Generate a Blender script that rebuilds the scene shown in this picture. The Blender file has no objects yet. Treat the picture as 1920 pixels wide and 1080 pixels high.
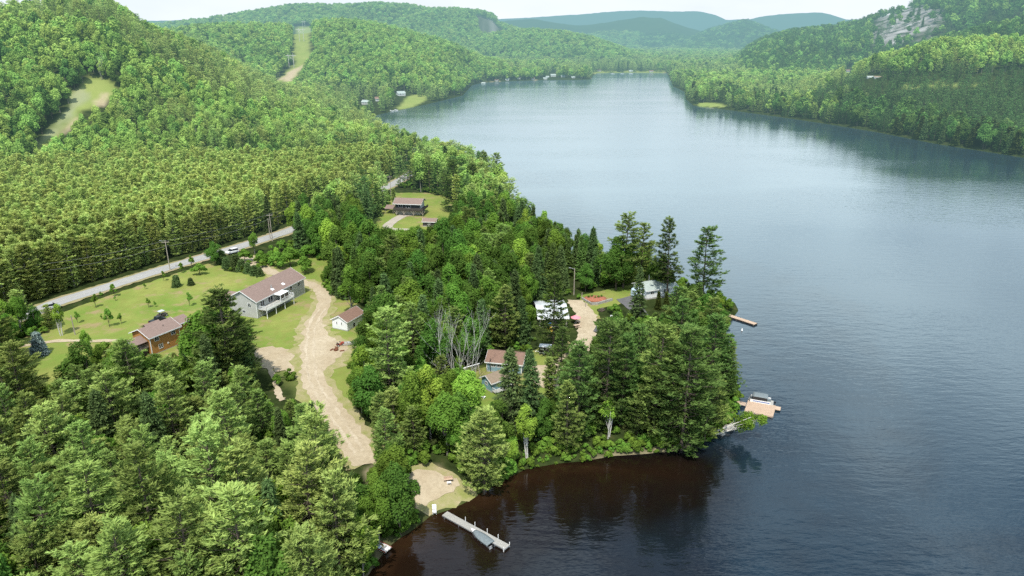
import bpy, bmesh, math, random
import numpy as np
from mathutils import Vector, Matrix
rng = np.random.default_rng(7)
random.seed(7)
scene = bpy.context.scene
COL = scene.collection
R = math.radians
# ------------------------------------------------------------------ camera
F, CX, CY, HZ, CAMH = 1320.0, 960.0, 540.0, 70.0, 80.0
PITCH = math.atan((CY - HZ) / F)
CP, SP = math.cos(PITCH), math.sin(PITCH)
cam = bpy.data.cameras.new("camera")
cam.lens = F / 1920 * 36.0; cam.sensor_width = 36.0; cam.clip_start = 1.0; cam.clip_end = 60000.0
camo = bpy.data.objects.new("camera", cam); COL.objects.link(camo)
camo.location = (0, 0, CAMH); camo.rotation_euler = (math.pi/2 - PITCH, 0, 0)
scene.camera = camo
def ray(px, py):
    x = (px - CX) / F; yv = (CY - py) / F
    return np.array([x, CP + yv*SP, -SP + yv*CP])
def proj(x, y, z):
    zz = z - CAMH
    d = y*CP - zz*SP; u = y*SP + zz*CP
    d = np.where(d < 1, 1, d)
    return CX + F*x/d, CY - F*u/d
def azel(px, py):
    d = ray(px, py); return math.atan2(d[0], d[1]), math.atan2(d[2], math.hypot(d[0], d[1]))
def plane(px, py, z=0.0):
    d = ray(px, py); t = (z - CAMH) / d[2]; return d[0]*t, d[1]*t
# ------------------------------------------------------------------ noise
def _hash(ix, iy, seed):
    n = (ix.astype(np.int64)*374761393 + iy.astype(np.int64)*668265263 + seed*974634777) & 0x7fffffff
    n = ((n ^ (n >> 13)) * 1274126177) & 0x7fffffff
    n = (n ^ (n >> 16)) & 0xffff
    return n / 65535.0
def vnoise(x, y, s, seed=0):
    x = np.asarray(x, float)/s; y = np.asarray(y, float)/s
    ix = np.floor(x); iy = np.floor(y); fx = x-ix; fy = y-iy
    fx = fx*fx*(3-2*fx); fy = fy*fy*(3-2*fy)
    a = _hash(ix, iy, seed); b = _hash(ix+1, iy, seed); c = _hash(ix, iy+1, seed); d = _hash(ix+1, iy+1, seed)
    return (a*(1-fx)+b*fx)*(1-fy) + (c*(1-fx)+d*fx)*fy
def fbm(x, y, s, seed=0):
    return vnoise(x, y, s, seed)*.55 + vnoise(x, y, s/2.1, seed+1)*.3 + vnoise(x, y, s/4.3, seed+2)*.15
def sstep(t):
    t = np.clip(t, 0, 1); return t*t*(3-2*t)
# ------------------------------------------------------------------ lake outline (world metres)
SHORE = [(560,1300),(640,1150),(690,1080),(712,1045),(740,1015),(790,985),(806,968),(834,960),(870,945),(893,930),(915,915),(940,903),(985,880),
 (1040,870),(1100,864),(1150,855),(1200,852),(1265,846),(1325,828),(1362,805),(1378,780),(1385,755),(1375,720),(1366,690),(1362,650),(1362,620),(1372,600),
 (1385,582),(1378,568),(1350,560),(1318,548),(1285,530),(1230,516),(1150,502),(1080,482),(1030,462),(990,430),(955,385),(915,345),
 (860,312),(790,290),(725,268),(700,245),(690,228),(705,216),(740,208),(795,197),(840,186),(868,179),(878,168),(885,160),(905,155),(960,152),
 (1030,150),(1085,150),(1108,149),(1112,142),(1120,137),(1180,136),(1250,137),(1256,148),(1262,162),(1283,172),(1286,186),(1300,198),(1340,203),(1400,211),(1480,222),
 (1560,234),(1640,247),(1700,259),(1760,271),(1840,283),(1920,296),(2050,320),(2300,370),(2700,450),(3200,640),(3200,1000),(2800,1400),(1200,1420)]
LAKE = np.array([plane(*p) for p in SHORE])
POND = np.array([plane(*p, 4.0) for p in [(890,109.5),(955,109.5),(952,114),(900,114.5)]])
def pip(x, y, poly):
    x = np.asarray(x, float); y = np.asarray(y, float); ins = np.zeros(x.shape, bool); n = len(poly)
    for i in range(n):
        x1, y1 = poly[i]; x2, y2 = poly[(i+1) % n]
        if y1 == y2: continue
        c = ((y1 > y) != (y2 > y)) & (x < (x2-x1)*(y-y1)/(y2-y1)+x1)
        ins ^= c
    return ins
def pdist(x, y, poly, closed=True):
    x = np.asarray(x, float); y = np.asarray(y, float); best = np.full(x.shape, 1e12); n = len(poly)
    for i in range(n if closed else n-1):
        x1, y1 = poly[i]; x2, y2 = poly[(i+1) % n]; dx, dy = x2-x1, y2-y1
        t = np.clip(((x-x1)*dx+(y-y1)*dy)/(dx*dx+dy*dy+1e-9), 0, 1)
        best = np.minimum(best, (x1+t*dx-x)**2+(y1+t*dy-y)**2)
    return np.sqrt(best)
def sdist(x, y):
    d = pdist(x, y, LAKE); return np.where(pip(x, y, LAKE), -d, d)
# ------------------------------------------------------------------ hills: ridge distance, front run, back run, canopy height, skyline
HILLS = [
 (720, 330, 500, 17, [(-700,10),(-300,-25),(-100,-25),(0,4),(60,-2),(120,-12),(200,-8),(240,16),(275,40),(300,52),(340,62),(400,90),(440,112),(480,138),(520,156),(600,178),(680,205),(760,240)]),
 (1500, 620, 900, 16, [(150,120),(250,82),(320,56),(360,49),(420,45),(480,46),(545,48),(570,47),(600,40),(640,37),(700,44),(760,58),(820,74),(870,93),(905,112),(960,125)]),
 (3000, 1000, 1500, 16, [(200,75),(270,52),(330,44),(430,31),(500,18),(560,10),(620,12),(700,8),(760,10),(800,18),(850,18),(900,22),(922,28),(936,44),(990,62),(1050,80),(1085,97)]),
 (6500, 1800, 2000, 10, [(100,50),(230,42),(270,38),(310,37),(350,36),(390,41),(440,52)]),
 (2500, 500, 900, 15, [(820,92),(870,76),(940,60),(1000,55),(1060,60),(1110,70),(1150,84),(1190,101)]),
 (5200, 1200, 1600, 10, [(900,48),(940,38),(1000,34),(1060,43),(1090,46),(1150,38),(1200,30),(1240,32),(1290,50),(1340,62),(1400,76),(1440,86)]),
 (4600, 900, 1600, 10, [(1265,88),(1300,70),(1330,57),(1370,46),(1400,40),(1430,52),(1470,66),(1510,78),(1545,88)]),
 (10500, 2500, 2500, 0, [(880,44),(940,36),(1000,33),(1080,28),(1150,22),(1200,20),(1250,22),(1310,22),(1340,28),(1362,38),(1400,36),(1430,40),(1500,48)]),
 (9000, 2200, 2500, 0, [(1340,60),(1400,38),(1430,31),(1480,26),(1540,24),(1565,30),(1590,38),(1620,36),(1660,40),(1720,60)]),
 (2100, 1000, 1200, 16, [(1380,107),(1405,86),(1430,72),(1480,57),(1550,50),(1610,40),(1650,22),(1700,6),(1750,-12),(1850,-45),(1950,-75),(2200,-110),(2700,-60)]),
 (1330, 330, 600, 16, [(1640,129),(1690,107),(1730,83),(1780,64),(1850,46),(1920,30),(2050,10),(2400,0)]),
 (930, 260, 500, 15, [(1530,155),(1600,126),(1640,109),(1700,92),(1760,77),(1830,72),(1920,72),(2100,70),(2500,80)]),
]
_H = []
for D, wf, wb, th, pts in HILLS:
    a = []; h = []
    for p in pts:
        az, el = azel(*p); a.append(az); h.append(max(0.0, CAMH + D*math.tan(el) - th - 5.0))
    _H.append((D, wf, wb, np.array(a), np.array(h)))
def hills(x, y):
    az = np.arctan2(x, y); d = np.hypot(x, y); out = np.zeros_like(d)
    wob = (vnoise(x, y, 160, 11)-.5)
    for D, wf, wb, a, h in _H:
        top = np.interp(az, a, h, left=h[0], right=h[-1])
        fade = sstep((az-a[0]+.03)/.03)*sstep((a[-1]+.03-az)/.03)
        k = d - D + wob*wf*.25*np.clip((D-d)/wf, 0, 1)
        prof = np.where(k < 0, sstep(1+k/wf), sstep(1-k/wb))
        out = np.maximum(out, top*fade*prof)
    return out
def terr(x, y):
    x = np.asarray(x, float); y = np.asarray(y, float)
    s = sdist(x, y); d = np.hypot(x, y)
    sp = np.maximum(s, 0)
    land = 3.6*(1-np.exp(-sp/11.0)) + 1.6*sstep(sp/150)
    land = land + hills(x, y)*sstep(sp/60.0)
    land = land + (fbm(x, y, 90, 3)-.5)*2.5*sstep((sp-60)/120)*sstep((d-380)/200)
    wat = np.maximum(s*0.35, -4.0)
    z = np.where(s > 0, land, wat)
    return np.where(pip(x, y, POND), 2.0, z)
_TS = np.concatenate([np.arange(60, 700, 2.0), np.geomspace(700, 14000, 500)])
def G(px, py, h=0.0):
    """first ground point (raised by h) met by the sight line through a pixel"""
    d = ray(px, py); hd = math.hypot(d[0], d[1]); t = _TS/hd
    X, Y, Z = d[0]*t, d[1]*t, CAMH + d[2]*t
    diff = Z - (terr(X, Y)+h); k = np.nonzero(diff < 0)[0]
    if len(k) == 0: i = len(t)-1; return float(X[i]), float(Y[i])
    i = max(k[0], 1); f = diff[i-1]/(diff[i-1]-diff[i]+1e-9); tt = t[i-1]+f*(t[i]-t[i-1])
    return float(d[0]*tt), float(d[1]*tt)
def tz(x, y): return float(terr(np.array([x]), np.array([y]))[0])
def G3(px, py, h=0.0):
    x, y = G(px, py, h); return Vector((x, y, tz(x, y)))
# ------------------------------------------------------------------ scene helpers
def tag(o, label=None, cat=None, group=None, kind=None):
    if label: o['label'] = label
    if cat: o['category'] = cat
    if group: o['group'] = group
    if kind: o['kind'] = kind
    return o
def empty(name, loc, rz=0.0, label=None, cat=None, group=None):
    o = bpy.data.objects.new(name, None); COL.objects.link(o); o.empty_display_size = .5
    o.location = loc; o.rotation_euler = (0, 0, rz); return tag(o, label, cat, group)
def np_mesh(name, V, Fq, mats, shade=None, matidx=None, smooth=False):
    """V (n,3); Fq list of (m,k) int arrays of faces with k corners"""
    me = bpy.data.meshes.new(name)
    V = np.asarray(V, np.float32); Fq = [np.asarray(f, np.int32) for f in Fq if len(f)]
    loops = np.concatenate([f.ravel() for f in Fq]); tot = np.concatenate([np.full(len(f), f.shape[1], np.int32) for f in Fq])
    start = np.concatenate([[0], np.cumsum(tot)[:-1]]).astype(np.int32)
    me.vertices.add(len(V)); me.vertices.foreach_set("co", V.ravel())
    me.loops.add(len(loops)); me.loops.foreach_set("vertex_index", loops)
    me.polygons.add(len(tot)); me.polygons.foreach_set("loop_start", start); me.polygons.foreach_set("loop_total", tot)
    if matidx is not None: me.polygons.foreach_set("material_index", np.asarray(matidx, np.int32))
    if smooth: me.polygons.foreach_set("use_smooth", np.ones(len(tot), bool))
    me.update(calc_edges=True)
    if shade is not None:
        at = me.attributes.new("shade", 'FLOAT', 'POINT'); at.data.foreach_set("value", np.asarray(shade, np.float32))
    for m in (mats if isinstance(mats, (list, tuple)) else [mats]): me.materials.append(m)
    return me
def link(name, me, parent=None):
    o = bpy.data.objects.new(name, me); COL.objects.link(o)
    if parent: o.parent = parent
    return o
# ------------------------------------------------------------------ materials
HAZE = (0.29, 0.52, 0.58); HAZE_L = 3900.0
def nt_mat(name):
    m = bpy.data.materials.new(name); m.use_nodes = True; t = m.node_tree; t.nodes.clear(); return m, t
class NB:
    def __init__(s, t): s.t = t
    def n(s, typ, **kw):
        nd = s.t.nodes.new(typ)
        for k, v in kw.items():
            if k.startswith('i_'): nd.inputs[k[2:].replace('_', ' ')].default_value = v
            else: setattr(nd, k, v)
        return nd
    def l(s, a, b): s.t.links.new(a, b)
    def math(s, op, a, b=None, c=None, clamp=False):
        nd = s.n('ShaderNodeMath', operation=op); nd.use_clamp = clamp
        for i, v in enumerate((a, b, c)):
            if v is None: continue
            if isinstance(v, (int, float)): nd.inputs[i].default_value = v
            else: s.l(v, nd.inputs[i])
        return nd.outputs[0]
    def mix(s, f, a, b, mode='MIX'):
        nd = s.n('ShaderNodeMix', data_type='RGBA', blend_type=mode)
        for i, v in ((0, f), (6, a), (7, b)):
            if isinstance(v, (int, float)): nd.inputs[i].default_value = v
            elif isinstance(v, tuple): nd.inputs[i].default_value = (*v, 1) if len(v) == 3 else v
            else: s.l(v, nd.inputs[i])
        return nd.outputs[2]
    def noise(s, scale, detail=2.0, vec=None, rough=.55):
        nd = s.n('ShaderNodeTexNoise'); nd.inputs['Scale'].default_value = scale; nd.inputs['Detail'].default_value = detail; nd.inputs['Roughness'].default_value = rough
        if vec is not None: s.l(vec, nd.inputs['Vector'])
        return nd.outputs['Fac']
    def ramp(s, f, stops):
        nd = s.n('ShaderNodeValToRGB'); el = nd.color_ramp.elements
        while len(el) < len(stops): el.new(.5)
        for e, (p, c) in zip(el, stops): e.position = p; e.color = (*c, 1) if len(c) == 3 else c
        s.l(f, nd.inputs[0]); return nd.outputs[0]
    def pos(s): return s.n('ShaderNodeNewGeometry').outputs['Position']
    def finish(s, sh, haze=True):
        out = s.n('ShaderNodeOutputMaterial')
        if haze:   # air haze added to each surface as glowing colour: grows with distance over the ground
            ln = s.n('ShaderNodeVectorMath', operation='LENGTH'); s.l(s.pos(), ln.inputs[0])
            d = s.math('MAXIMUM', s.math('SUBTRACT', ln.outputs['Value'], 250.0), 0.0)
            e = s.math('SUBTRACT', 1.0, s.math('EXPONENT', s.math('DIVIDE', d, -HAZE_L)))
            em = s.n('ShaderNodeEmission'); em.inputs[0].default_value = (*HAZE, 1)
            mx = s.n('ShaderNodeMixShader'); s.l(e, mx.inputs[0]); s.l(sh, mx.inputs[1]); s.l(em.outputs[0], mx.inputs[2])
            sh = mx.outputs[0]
        s.l(sh, out.inputs[0])
def leaf_mat(name, dark, light, hue=.25, transl=.3, sheen=0.0):
    m, t = nt_mat(name); b = NB(t)
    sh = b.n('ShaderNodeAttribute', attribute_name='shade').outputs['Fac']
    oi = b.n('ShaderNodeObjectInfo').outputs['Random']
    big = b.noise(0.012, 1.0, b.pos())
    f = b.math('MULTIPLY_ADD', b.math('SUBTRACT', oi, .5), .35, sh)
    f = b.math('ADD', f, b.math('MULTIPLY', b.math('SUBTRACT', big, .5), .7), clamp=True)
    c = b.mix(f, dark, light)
    hs = b.n('ShaderNodeHueSaturation'); b.l(c, hs.inputs['Color'])
    b.l(b.math('MULTIPLY_ADD', b.math('SUBTRACT', oi, .5), hue*.2, .488), hs.inputs['Hue'])
    b.l(b.math('MULTIPLY_ADD', b.math('FRACT', b.math('MULTIPLY', oi, 17.3)), .35, .82), hs.inputs['Value'])
    c = hs.outputs[0]
    df = b.n('ShaderNodeBsdfDiffuse'); b.l(c, df.inputs[0])
    tr = b.n('ShaderNodeBsdfTranslucent'); b.l(b.mix(.5, c, (light[0]*1.05, light[1]*1.05, light[2]*.7)), tr.inputs[0])
    mx = b.n('ShaderNodeMixShader'); mx.inputs[0].default_value = transl; b.l(df.outputs[0], mx.inputs[1]); b.l(tr.outputs[0], mx.inputs[2])
    s = mx.outputs[0]
    if sheen:
        gl = b.n('ShaderNodeBsdfGlossy'); gl.inputs['Roughness'].default_value = .45; gl.inputs[0].default_value = (1, 1, 1, 1)
        m2 = b.n('ShaderNodeMixShader'); m2.inputs[0].default_value = sheen; b.l(s, m2.inputs[1]); b.l(gl.outputs[0], m2.inputs[2]); s = m2.outputs[0]
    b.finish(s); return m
def simple_mat(name, col, rough=.7, var=.25, scale=3.0, metal=0.0, col2=None, haze=True, bump=0.0, stretch=None, spec=.3):
    m, t = nt_mat(name); b = NB(t)
    tc = b.n('ShaderNodeTexCoord').outputs['Object']
    if stretch:
        mp = b.n('ShaderNodeMapping'); mp.inputs['Scale'].default_value = stretch; b.l(tc, mp.inputs['Vector']); tc = mp.outputs[0]
    nz = b.noise(scale, 4.0, tc)
    k = b.math('MULTIPLY_ADD', b.math('SUBTRACT', nz, .5), 2.0, .5, clamp=True)
    c2 = col2 or tuple(min(1, v*(1+var)) for v in col)
    c = b.mix(k, tuple(v*(1-var) for v in col), c2)
    p = b.n('ShaderNodeBsdfPrincipled'); b.l(c, p.inputs['Base Color']); p.inputs['Roughness'].default_value = rough
    p.inputs['Metallic'].default_value = metal; p.inputs['Specular IOR Level'].default_value = spec
    if bump:
        bp = b.n('ShaderNodeBump'); bp.inputs['Strength'].default_value = bump; bp.inputs['Distance'].default_value = .05; b.l(nz, bp.inputs['Height']); b.l(bp.outputs[0], p.inputs['Normal'])
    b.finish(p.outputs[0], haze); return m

cy = scene.cycles; cy.max_bounces = 4; cy.diffuse_bounces = 2; cy.glossy_bounces = 2; cy.transmission_bounces = 3; cy.transparent_max_bounces = 4; cy.caustics_reflective = False; cy.caustics_refractive = False
cy.use_denoising = False
# ------------------------------------------------------------------ world and sun
SUN_EL, SUN_AZ = R(60), R(188)      # azimuth clockwise from +Y: behind the viewer, a touch to the left
w = bpy.data.worlds.new("World"); scene.world = w; w.use_nodes = True
t = w.node_tree; t.nodes.clear(); b = NB(t)
sky = b.n('ShaderNodeTexSky', sky_type='NISHITA', sun_disc=False, sun_elevation=SUN_EL, sun_rotation=SUN_AZ, altitude=250, air_density=1.2, dust_density=1.5)
tcg = b.n('ShaderNodeTexCoord').outputs['Generated']
mp = b.n('ShaderNodeMapping'); mp.inputs['Scale'].default_value = (1, 1, 3.2); b.l(tcg, mp.inputs['Vector'])
cl = b.noise(2.6, 6.0, mp.outputs[0], .6)
sx = b.n('ShaderNodeSeparateXYZ'); b.l(tcg, sx.inputs[0])
low = b.math('SUBTRACT', 1.0, b.math('MULTIPLY', b.math('MAXIMUM', sx.outputs[2], 0.0), 2.0), clamp=True)
cov = b.math('ADD', b.math('MULTIPLY', b.math('SUBTRACT', cl, .40), 4.0, clamp=True), b.math('MULTIPLY', low, .95), clamp=True)
cloud = b.mix(b.noise(5.0, 4.0, mp.outputs[0]), (5.2, 5.9, 6.6), (6.9, 7.25, 7.5))
gain = b.ramp(sx.outputs[2], [(0, (1, 1, 1)), (.05, (1, 1, 1)), (.20, (1.85, 2.12, 2.14)), (.40, (1.95, 2.32, 2.42)), (.62, (1.45, 1.6, 1.7)), (1, (1.15, 1.2, 1.25))])
cl3 = b.n('ShaderNodeVectorMath', operation='MULTIPLY'); b.l(cloud, cl3.inputs[0]); b.l(gain, cl3.inputs[1])
colr = b.mix(cov, sky.outputs[0], cl3.outputs[0])
bg = b.n('ShaderNodeBackground'); bg.inputs['Strength'].default_value = 0.15; b.l(colr, bg.inputs[0])
b.l(bg.outputs[0], b.n('ShaderNodeOutputWorld').inputs[0])
sun = bpy.data.lights.new("sun", 'SUN'); sun.energy = 5.0; sun.angle = R(.53); sun.color = (1.0, .95, .86)
so = bpy.data.objects.new("sun", sun); COL.objects.link(so)
sd = Vector((math.sin(SUN_AZ)*math.cos(SUN_EL), math.cos(SUN_AZ)*math.cos(SUN_EL), math.sin(SUN_EL)))
so.rotation_euler = sd.to_track_quat('Z', 'Y').to_euler(); so.location = (0, -50, 200)
scene.view_settings.view_transform = 'Standard'; scene.view_settings.look = 'None'; scene.view_settings.exposure = 0
# ------------------------------------------------------------------ ground sheet (polar grid: fine near the shore, coarse at the horizon)
az = np.arange(R(-58), R(58.01), R(.26))
dd = np.concatenate([np.arange(25, 110, 4.0), np.arange(110, 460, 1.7), np.geomspace(460, 15000, 430)])
AZ, DD = np.meshgrid(az, dd)
GX, GY = DD*np.sin(AZ), DD*np.cos(AZ)
GZ = terr(GX, GY)
# canopy relief on far hills where single trees are smaller than the grid
far = sstep((DD-2600)/1500)
hh = hills(GX, GY)
GZ = GZ + far*(fbm(GX, GY, 60, 21)-.4)*14*np.where(GZ > 3, 1, 0)
# running horizon along every sight line, used to leave out trees nobody can see
ELEV = np.arctan2(GZ-CAMH, DD); CUM = np.maximum.accumulate(ELEV, axis=0)
def visible(x, y, ztop, slack=.004):
    a = np.arctan2(x, y); d = np.hypot(x, y)
    ia = np.clip(((a-az[0])/(az[1]-az[0])).round().astype(int), 0, len(az)-1)
    idd = np.clip(np.searchsorted(dd, d)-2, 0, len(dd)-1)
    return np.arctan2(ztop-CAMH, d) > CUM[idd, ia]-slack
nr, nc = AZ.shape
ii = np.arange(nr*nc).reshape(nr, nc)
q = np.stack([ii[:-1, :-1], ii[:-1, 1:], ii[1:, 1:], ii[1:, :-1]], -1).reshape(-1, 4)
gs = sdist(GX, GY)
def blob(px, py, r, rx=1.0):
    x, y = G(px, py); return np.exp(-(((GX-x)/rx)**2+(GY-y)**2)/(r*r))
def soft(poly_px, width=6.0):
    P = np.array([G(*p) for p in poly_px]); d = pdist(GX, GY, P); s = np.where(pip(GX, GY, P), -d, d)
    n = (fbm(GX, GY, 14, 31)-.5)*width*1.6
    return sstep(.5-(s+n)/width)
CLEARING = [(50,290),(75,262),(150,163),(172,147),(204,147),(224,158),(224,180),(185,196),(150,216),(118,246),(84,285)]
CUT = [(514,154),(552,118),(553,52),(585,49),(583,100),(568,125),(548,155)]
grass = np.maximum.reduce([soft(CLEARING, 5), soft(CUT, 10), soft([(760,182),(800,174),(806,187),(770,203),(745,205)], 5),
    soft([(1110,132),(1250,132),(1250,136),(1110,138)], 6)*.8, soft([(1310,202),(1360,200),(1350,194),(1300,194)], 4),
    soft([(30,640),(190,635),(200,690),(100,740),(60,720)], 5), soft([(440,640),(560,560),(640,560),(690,640),(700,760),(600,760),(480,690)], 5),
    soft([(840,900),(910,905),(890,935),(835,955),(800,965),(800,945)], 3), soft([(860,700),(905,690),(900,745),(940,790),(880,780)], 4),
    soft([(1700,160),(1850,158),(1840,164),(1700,168)], 10)])
dirt = np.maximum.reduce([soft([(190,172),(206,174),(200,200),(180,200)], 4)*.8, soft([(110,252),(140,222),(152,226),(126,250)], 4)*.6, soft([(520,150),(552,128),(566,124),(545,152)], 8),
    soft([(476,655),(545,648),(570,690),(500,690)], 4)*.85, soft([(770,880),(820,875),(860,900),(850,925),(800,950),(770,930)], 3)*.95,
    soft([(995,690),(1050,680),(1050,725),(1000,725)], 4)*.9, soft([(800,940),(830,935),(830,958),(800,966)], 3)*.6,
    soft([(680,880),(700,870),(700,905),(688,915)], 2)*.8])
grass = grass*np.where(DD < 330, .45, 1.0)
strip = np.where((gs > -1.2) & (gs < 1.2), .7, 0)*sstep((vnoise(GX, GY, 25, 77)-.6)*5)*np.where(DD > 1300, 1.0, np.where(DD < 300, .6, .0))
dirt = np.maximum(dirt, strip)
rock = np.maximum.reduce([soft([(1640,58),(1695,18),(1765,8),(1782,28),(1745,58),(1700,78),(1650,84),(1622,78)], 60), soft([(895,28),(925,34),(930,52),(905,48)], 60)*.9, soft([(55,282),(150,165),(165,180),(110,250)], 4)*.35])
canopy = np.maximum(far, 0)
ground_me = np_mesh("ground", np.stack([GX, GY, GZ], -1).reshape(-1, 3), [q], [], smooth=True)
ca = ground_me.color_attributes.new("cover", 'FLOAT_COLOR', 'POINT')
ca.data.foreach_set("color", np.stack([grass, dirt, rock, canopy], -1).astype(np.float32).ravel())
m, t = nt_mat("ground"); b = NB(t)
cov = b.n('ShaderNodeVertexColor', layer_name="cover"); sp = b.n('ShaderNodeSeparateColor'); b.l(cov.outputs[0], sp.inputs[0])
P = b.pos()
n1 = b.noise(.05, 4, P); n2 = b.noise(.35, 4, P); n3 = b.noise(.008, 3, P)
floor = b.ramp(n2, [(.25, (.014, .022, .008)), (.55, (.035, .05, .016)), (.8, (.075, .07, .03))])
gr = b.mix(n1, (.15, .23, .045), (.31, .32, .11)); gr = b.mix(b.math('MULTIPLY', n2, .55), gr, (.19, .225, .06))
sand = b.mix(n2, (.30, .23, .14), (.50, .42, .29))
vor = b.n('ShaderNodeTexNoise'); mpp = b.n('ShaderNodeMapping'); mpp.inputs['Scale'].default_value = (.02, .02, .005); b.l(P, mpp.inputs[0]); b.l(mpp.outputs[0], vor.inputs['Vector']); vor.inputs['Detail'].default_value = 6; vor.inputs['Scale'].default_value = 1.6
rk = b.ramp(vor.outputs['Fac'], [(.36, (.03, .05, .025)), (.48, (.22, .205, .195)), (.7, (.40, .385, .375))])
can = b.mix(n3, (.022, .05, .014), (.075, .12, .03)); can = b.mix(b.math('MULTIPLY', b.noise(.045, 3, P), .8), can, (.02, .04, .016))
c = b.mix(sp.outputs[0], floor, gr); c = b.mix(sp.outputs[1], c, sand); 
c = b.mix(cov.outputs[1], c, can); c = b.mix(sp.outputs[2], c, rk)
df = b.n('ShaderNodeBsdfDiffuse'); b.l(c, df.inputs[0])
bp = b.n('ShaderNodeBump'); bp.inputs['Strength'].default_value = .5; bp.inputs['Distance'].default_value = .4; b.l(n2, bp.inputs['Height']); b.l(bp.outputs[0], df.inputs['Normal'])
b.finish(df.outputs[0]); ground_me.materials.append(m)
tag(link("ground", ground_me), kind='structure')
# ------------------------------------------------------------------ lake
wx = np.sin(AZ)*DD; idx = np.nonzero((dd > 25) & (dd < 4000))[0]
step_a, step_d = 4, 3
sub = ii[idx[0]:idx[-1]:step_d, ::step_a]; ar, ac = sub.shape
vx = GX.ravel()[sub]; vy = GY.ravel()[sub]; vs = gs.ravel()[sub]
qq = np.arange(ar*ac).reshape(ar, ac); qq = np.stack([qq[:-1, :-1], qq[:-1, 1:], qq[1:, 1:], qq[1:, :-1]], -1).reshape(-1, 4)
keep = (vs.ravel()[qq].min(1) < 12); qq = qq[keep]
wm = np_mesh("lake_water", np.stack([vx.ravel(), vy.ravel(), np.zeros(vx.size)], -1), [qq], [], smooth=True)
vpx, vpy = proj(vx, vy, 0.0*vx)
bay = sstep((vpy-815)/70)*sstep((1440-vpx)/160)
dep = np.maximum(-vs, 0); dep = np.where(bay < 1, dep*bay+(1-bay)*np.maximum(dep, 38), dep)
at = wm.attributes.new("depth", 'FLOAT', 'POINT'); at.data.foreach_set("value", dep.astype(np.float32).ravel())
m, t = nt_mat("lake_water"); b = NB(t)
dp = b.n('ShaderNodeAttribute', attribute_name='depth').outputs['Fac']; P = b.pos()
nz = b.noise(.09, 3, P)
dn = b.math('DIVIDE', b.math('MULTIPLY_ADD', b.math('SUBTRACT', nz, .5), 16.0, dp), 42.0, clamp=True)
body = b.ramp(dn, [(0, (.024, .0125, .006)), (.12, (.0125, .0066, .0036)), (.4, (.006, .0045, .004)), (.7, (.007, .012, .018)), (1, (.013, .029, .044))])
mp = b.n('ShaderNodeMapping'); mp.inputs['Rotation'].default_value = (0, 0, R(8)); mp.inputs['Scale'].default_value = (.55, 1.5, 1); b.l(P, mp.inputs[0])
w1 = b.noise(.30, 3.0, mp.outputs[0], .6)
mp2 = b.n('ShaderNodeMapping'); mp2.inputs['Rotation'].default_value = (0, 0, R(-18)); mp2.inputs['Scale'].default_value = (.5, 1.3, 1); b.l(P, mp2.inputs[0])
w2 = b.noise(.95, 2.0, mp2.outputs[0], .6)
mp3 = b.n('ShaderNodeMapping'); mp3.inputs['Scale'].default_value = (.5, 1.6, 1); mp3.inputs['Rotation'].default_value = (0, 0, R(12)); b.l(P, mp3.inputs[0])
wind = b.math('MULTIPLY_ADD', b.noise(.012, 3, mp3.outputs[0]), 2.2, -.35, clamp=True)
hgt = b.math('MULTIPLY_ADD', w2, .35, w1)
bp = b.n('ShaderNodeBump'); bp.inputs['Distance'].default_value = .2; b.l(hgt, bp.inputs['Height']); b.l(b.math('MULTIPLY', wind, .5), bp.inputs['Strength'])
p = b.n('ShaderNodeBsdfPrincipled'); b.l(body, p.inputs['Base Color']); p.inputs['Roughness'].default_value = .07; p.inputs['IOR'].default_value = 1.5
b.l(bp.outputs[0], p.inputs['Normal']); b.finish(p.outputs[0]); wm.materials.append(m)
tag(link("lake_water", wm), kind='structure')
px = [plane(a, c, 4.0) for a, c in [(880,108),(965,108),(965,115.5),(880,115.5)]]
pm = np_mesh("pond_water", [(x, y, 3.4) for x, y in px], [[(0,1,2,3)]], [m]); tag(link("pond_water", pm), kind='structure')
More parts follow.
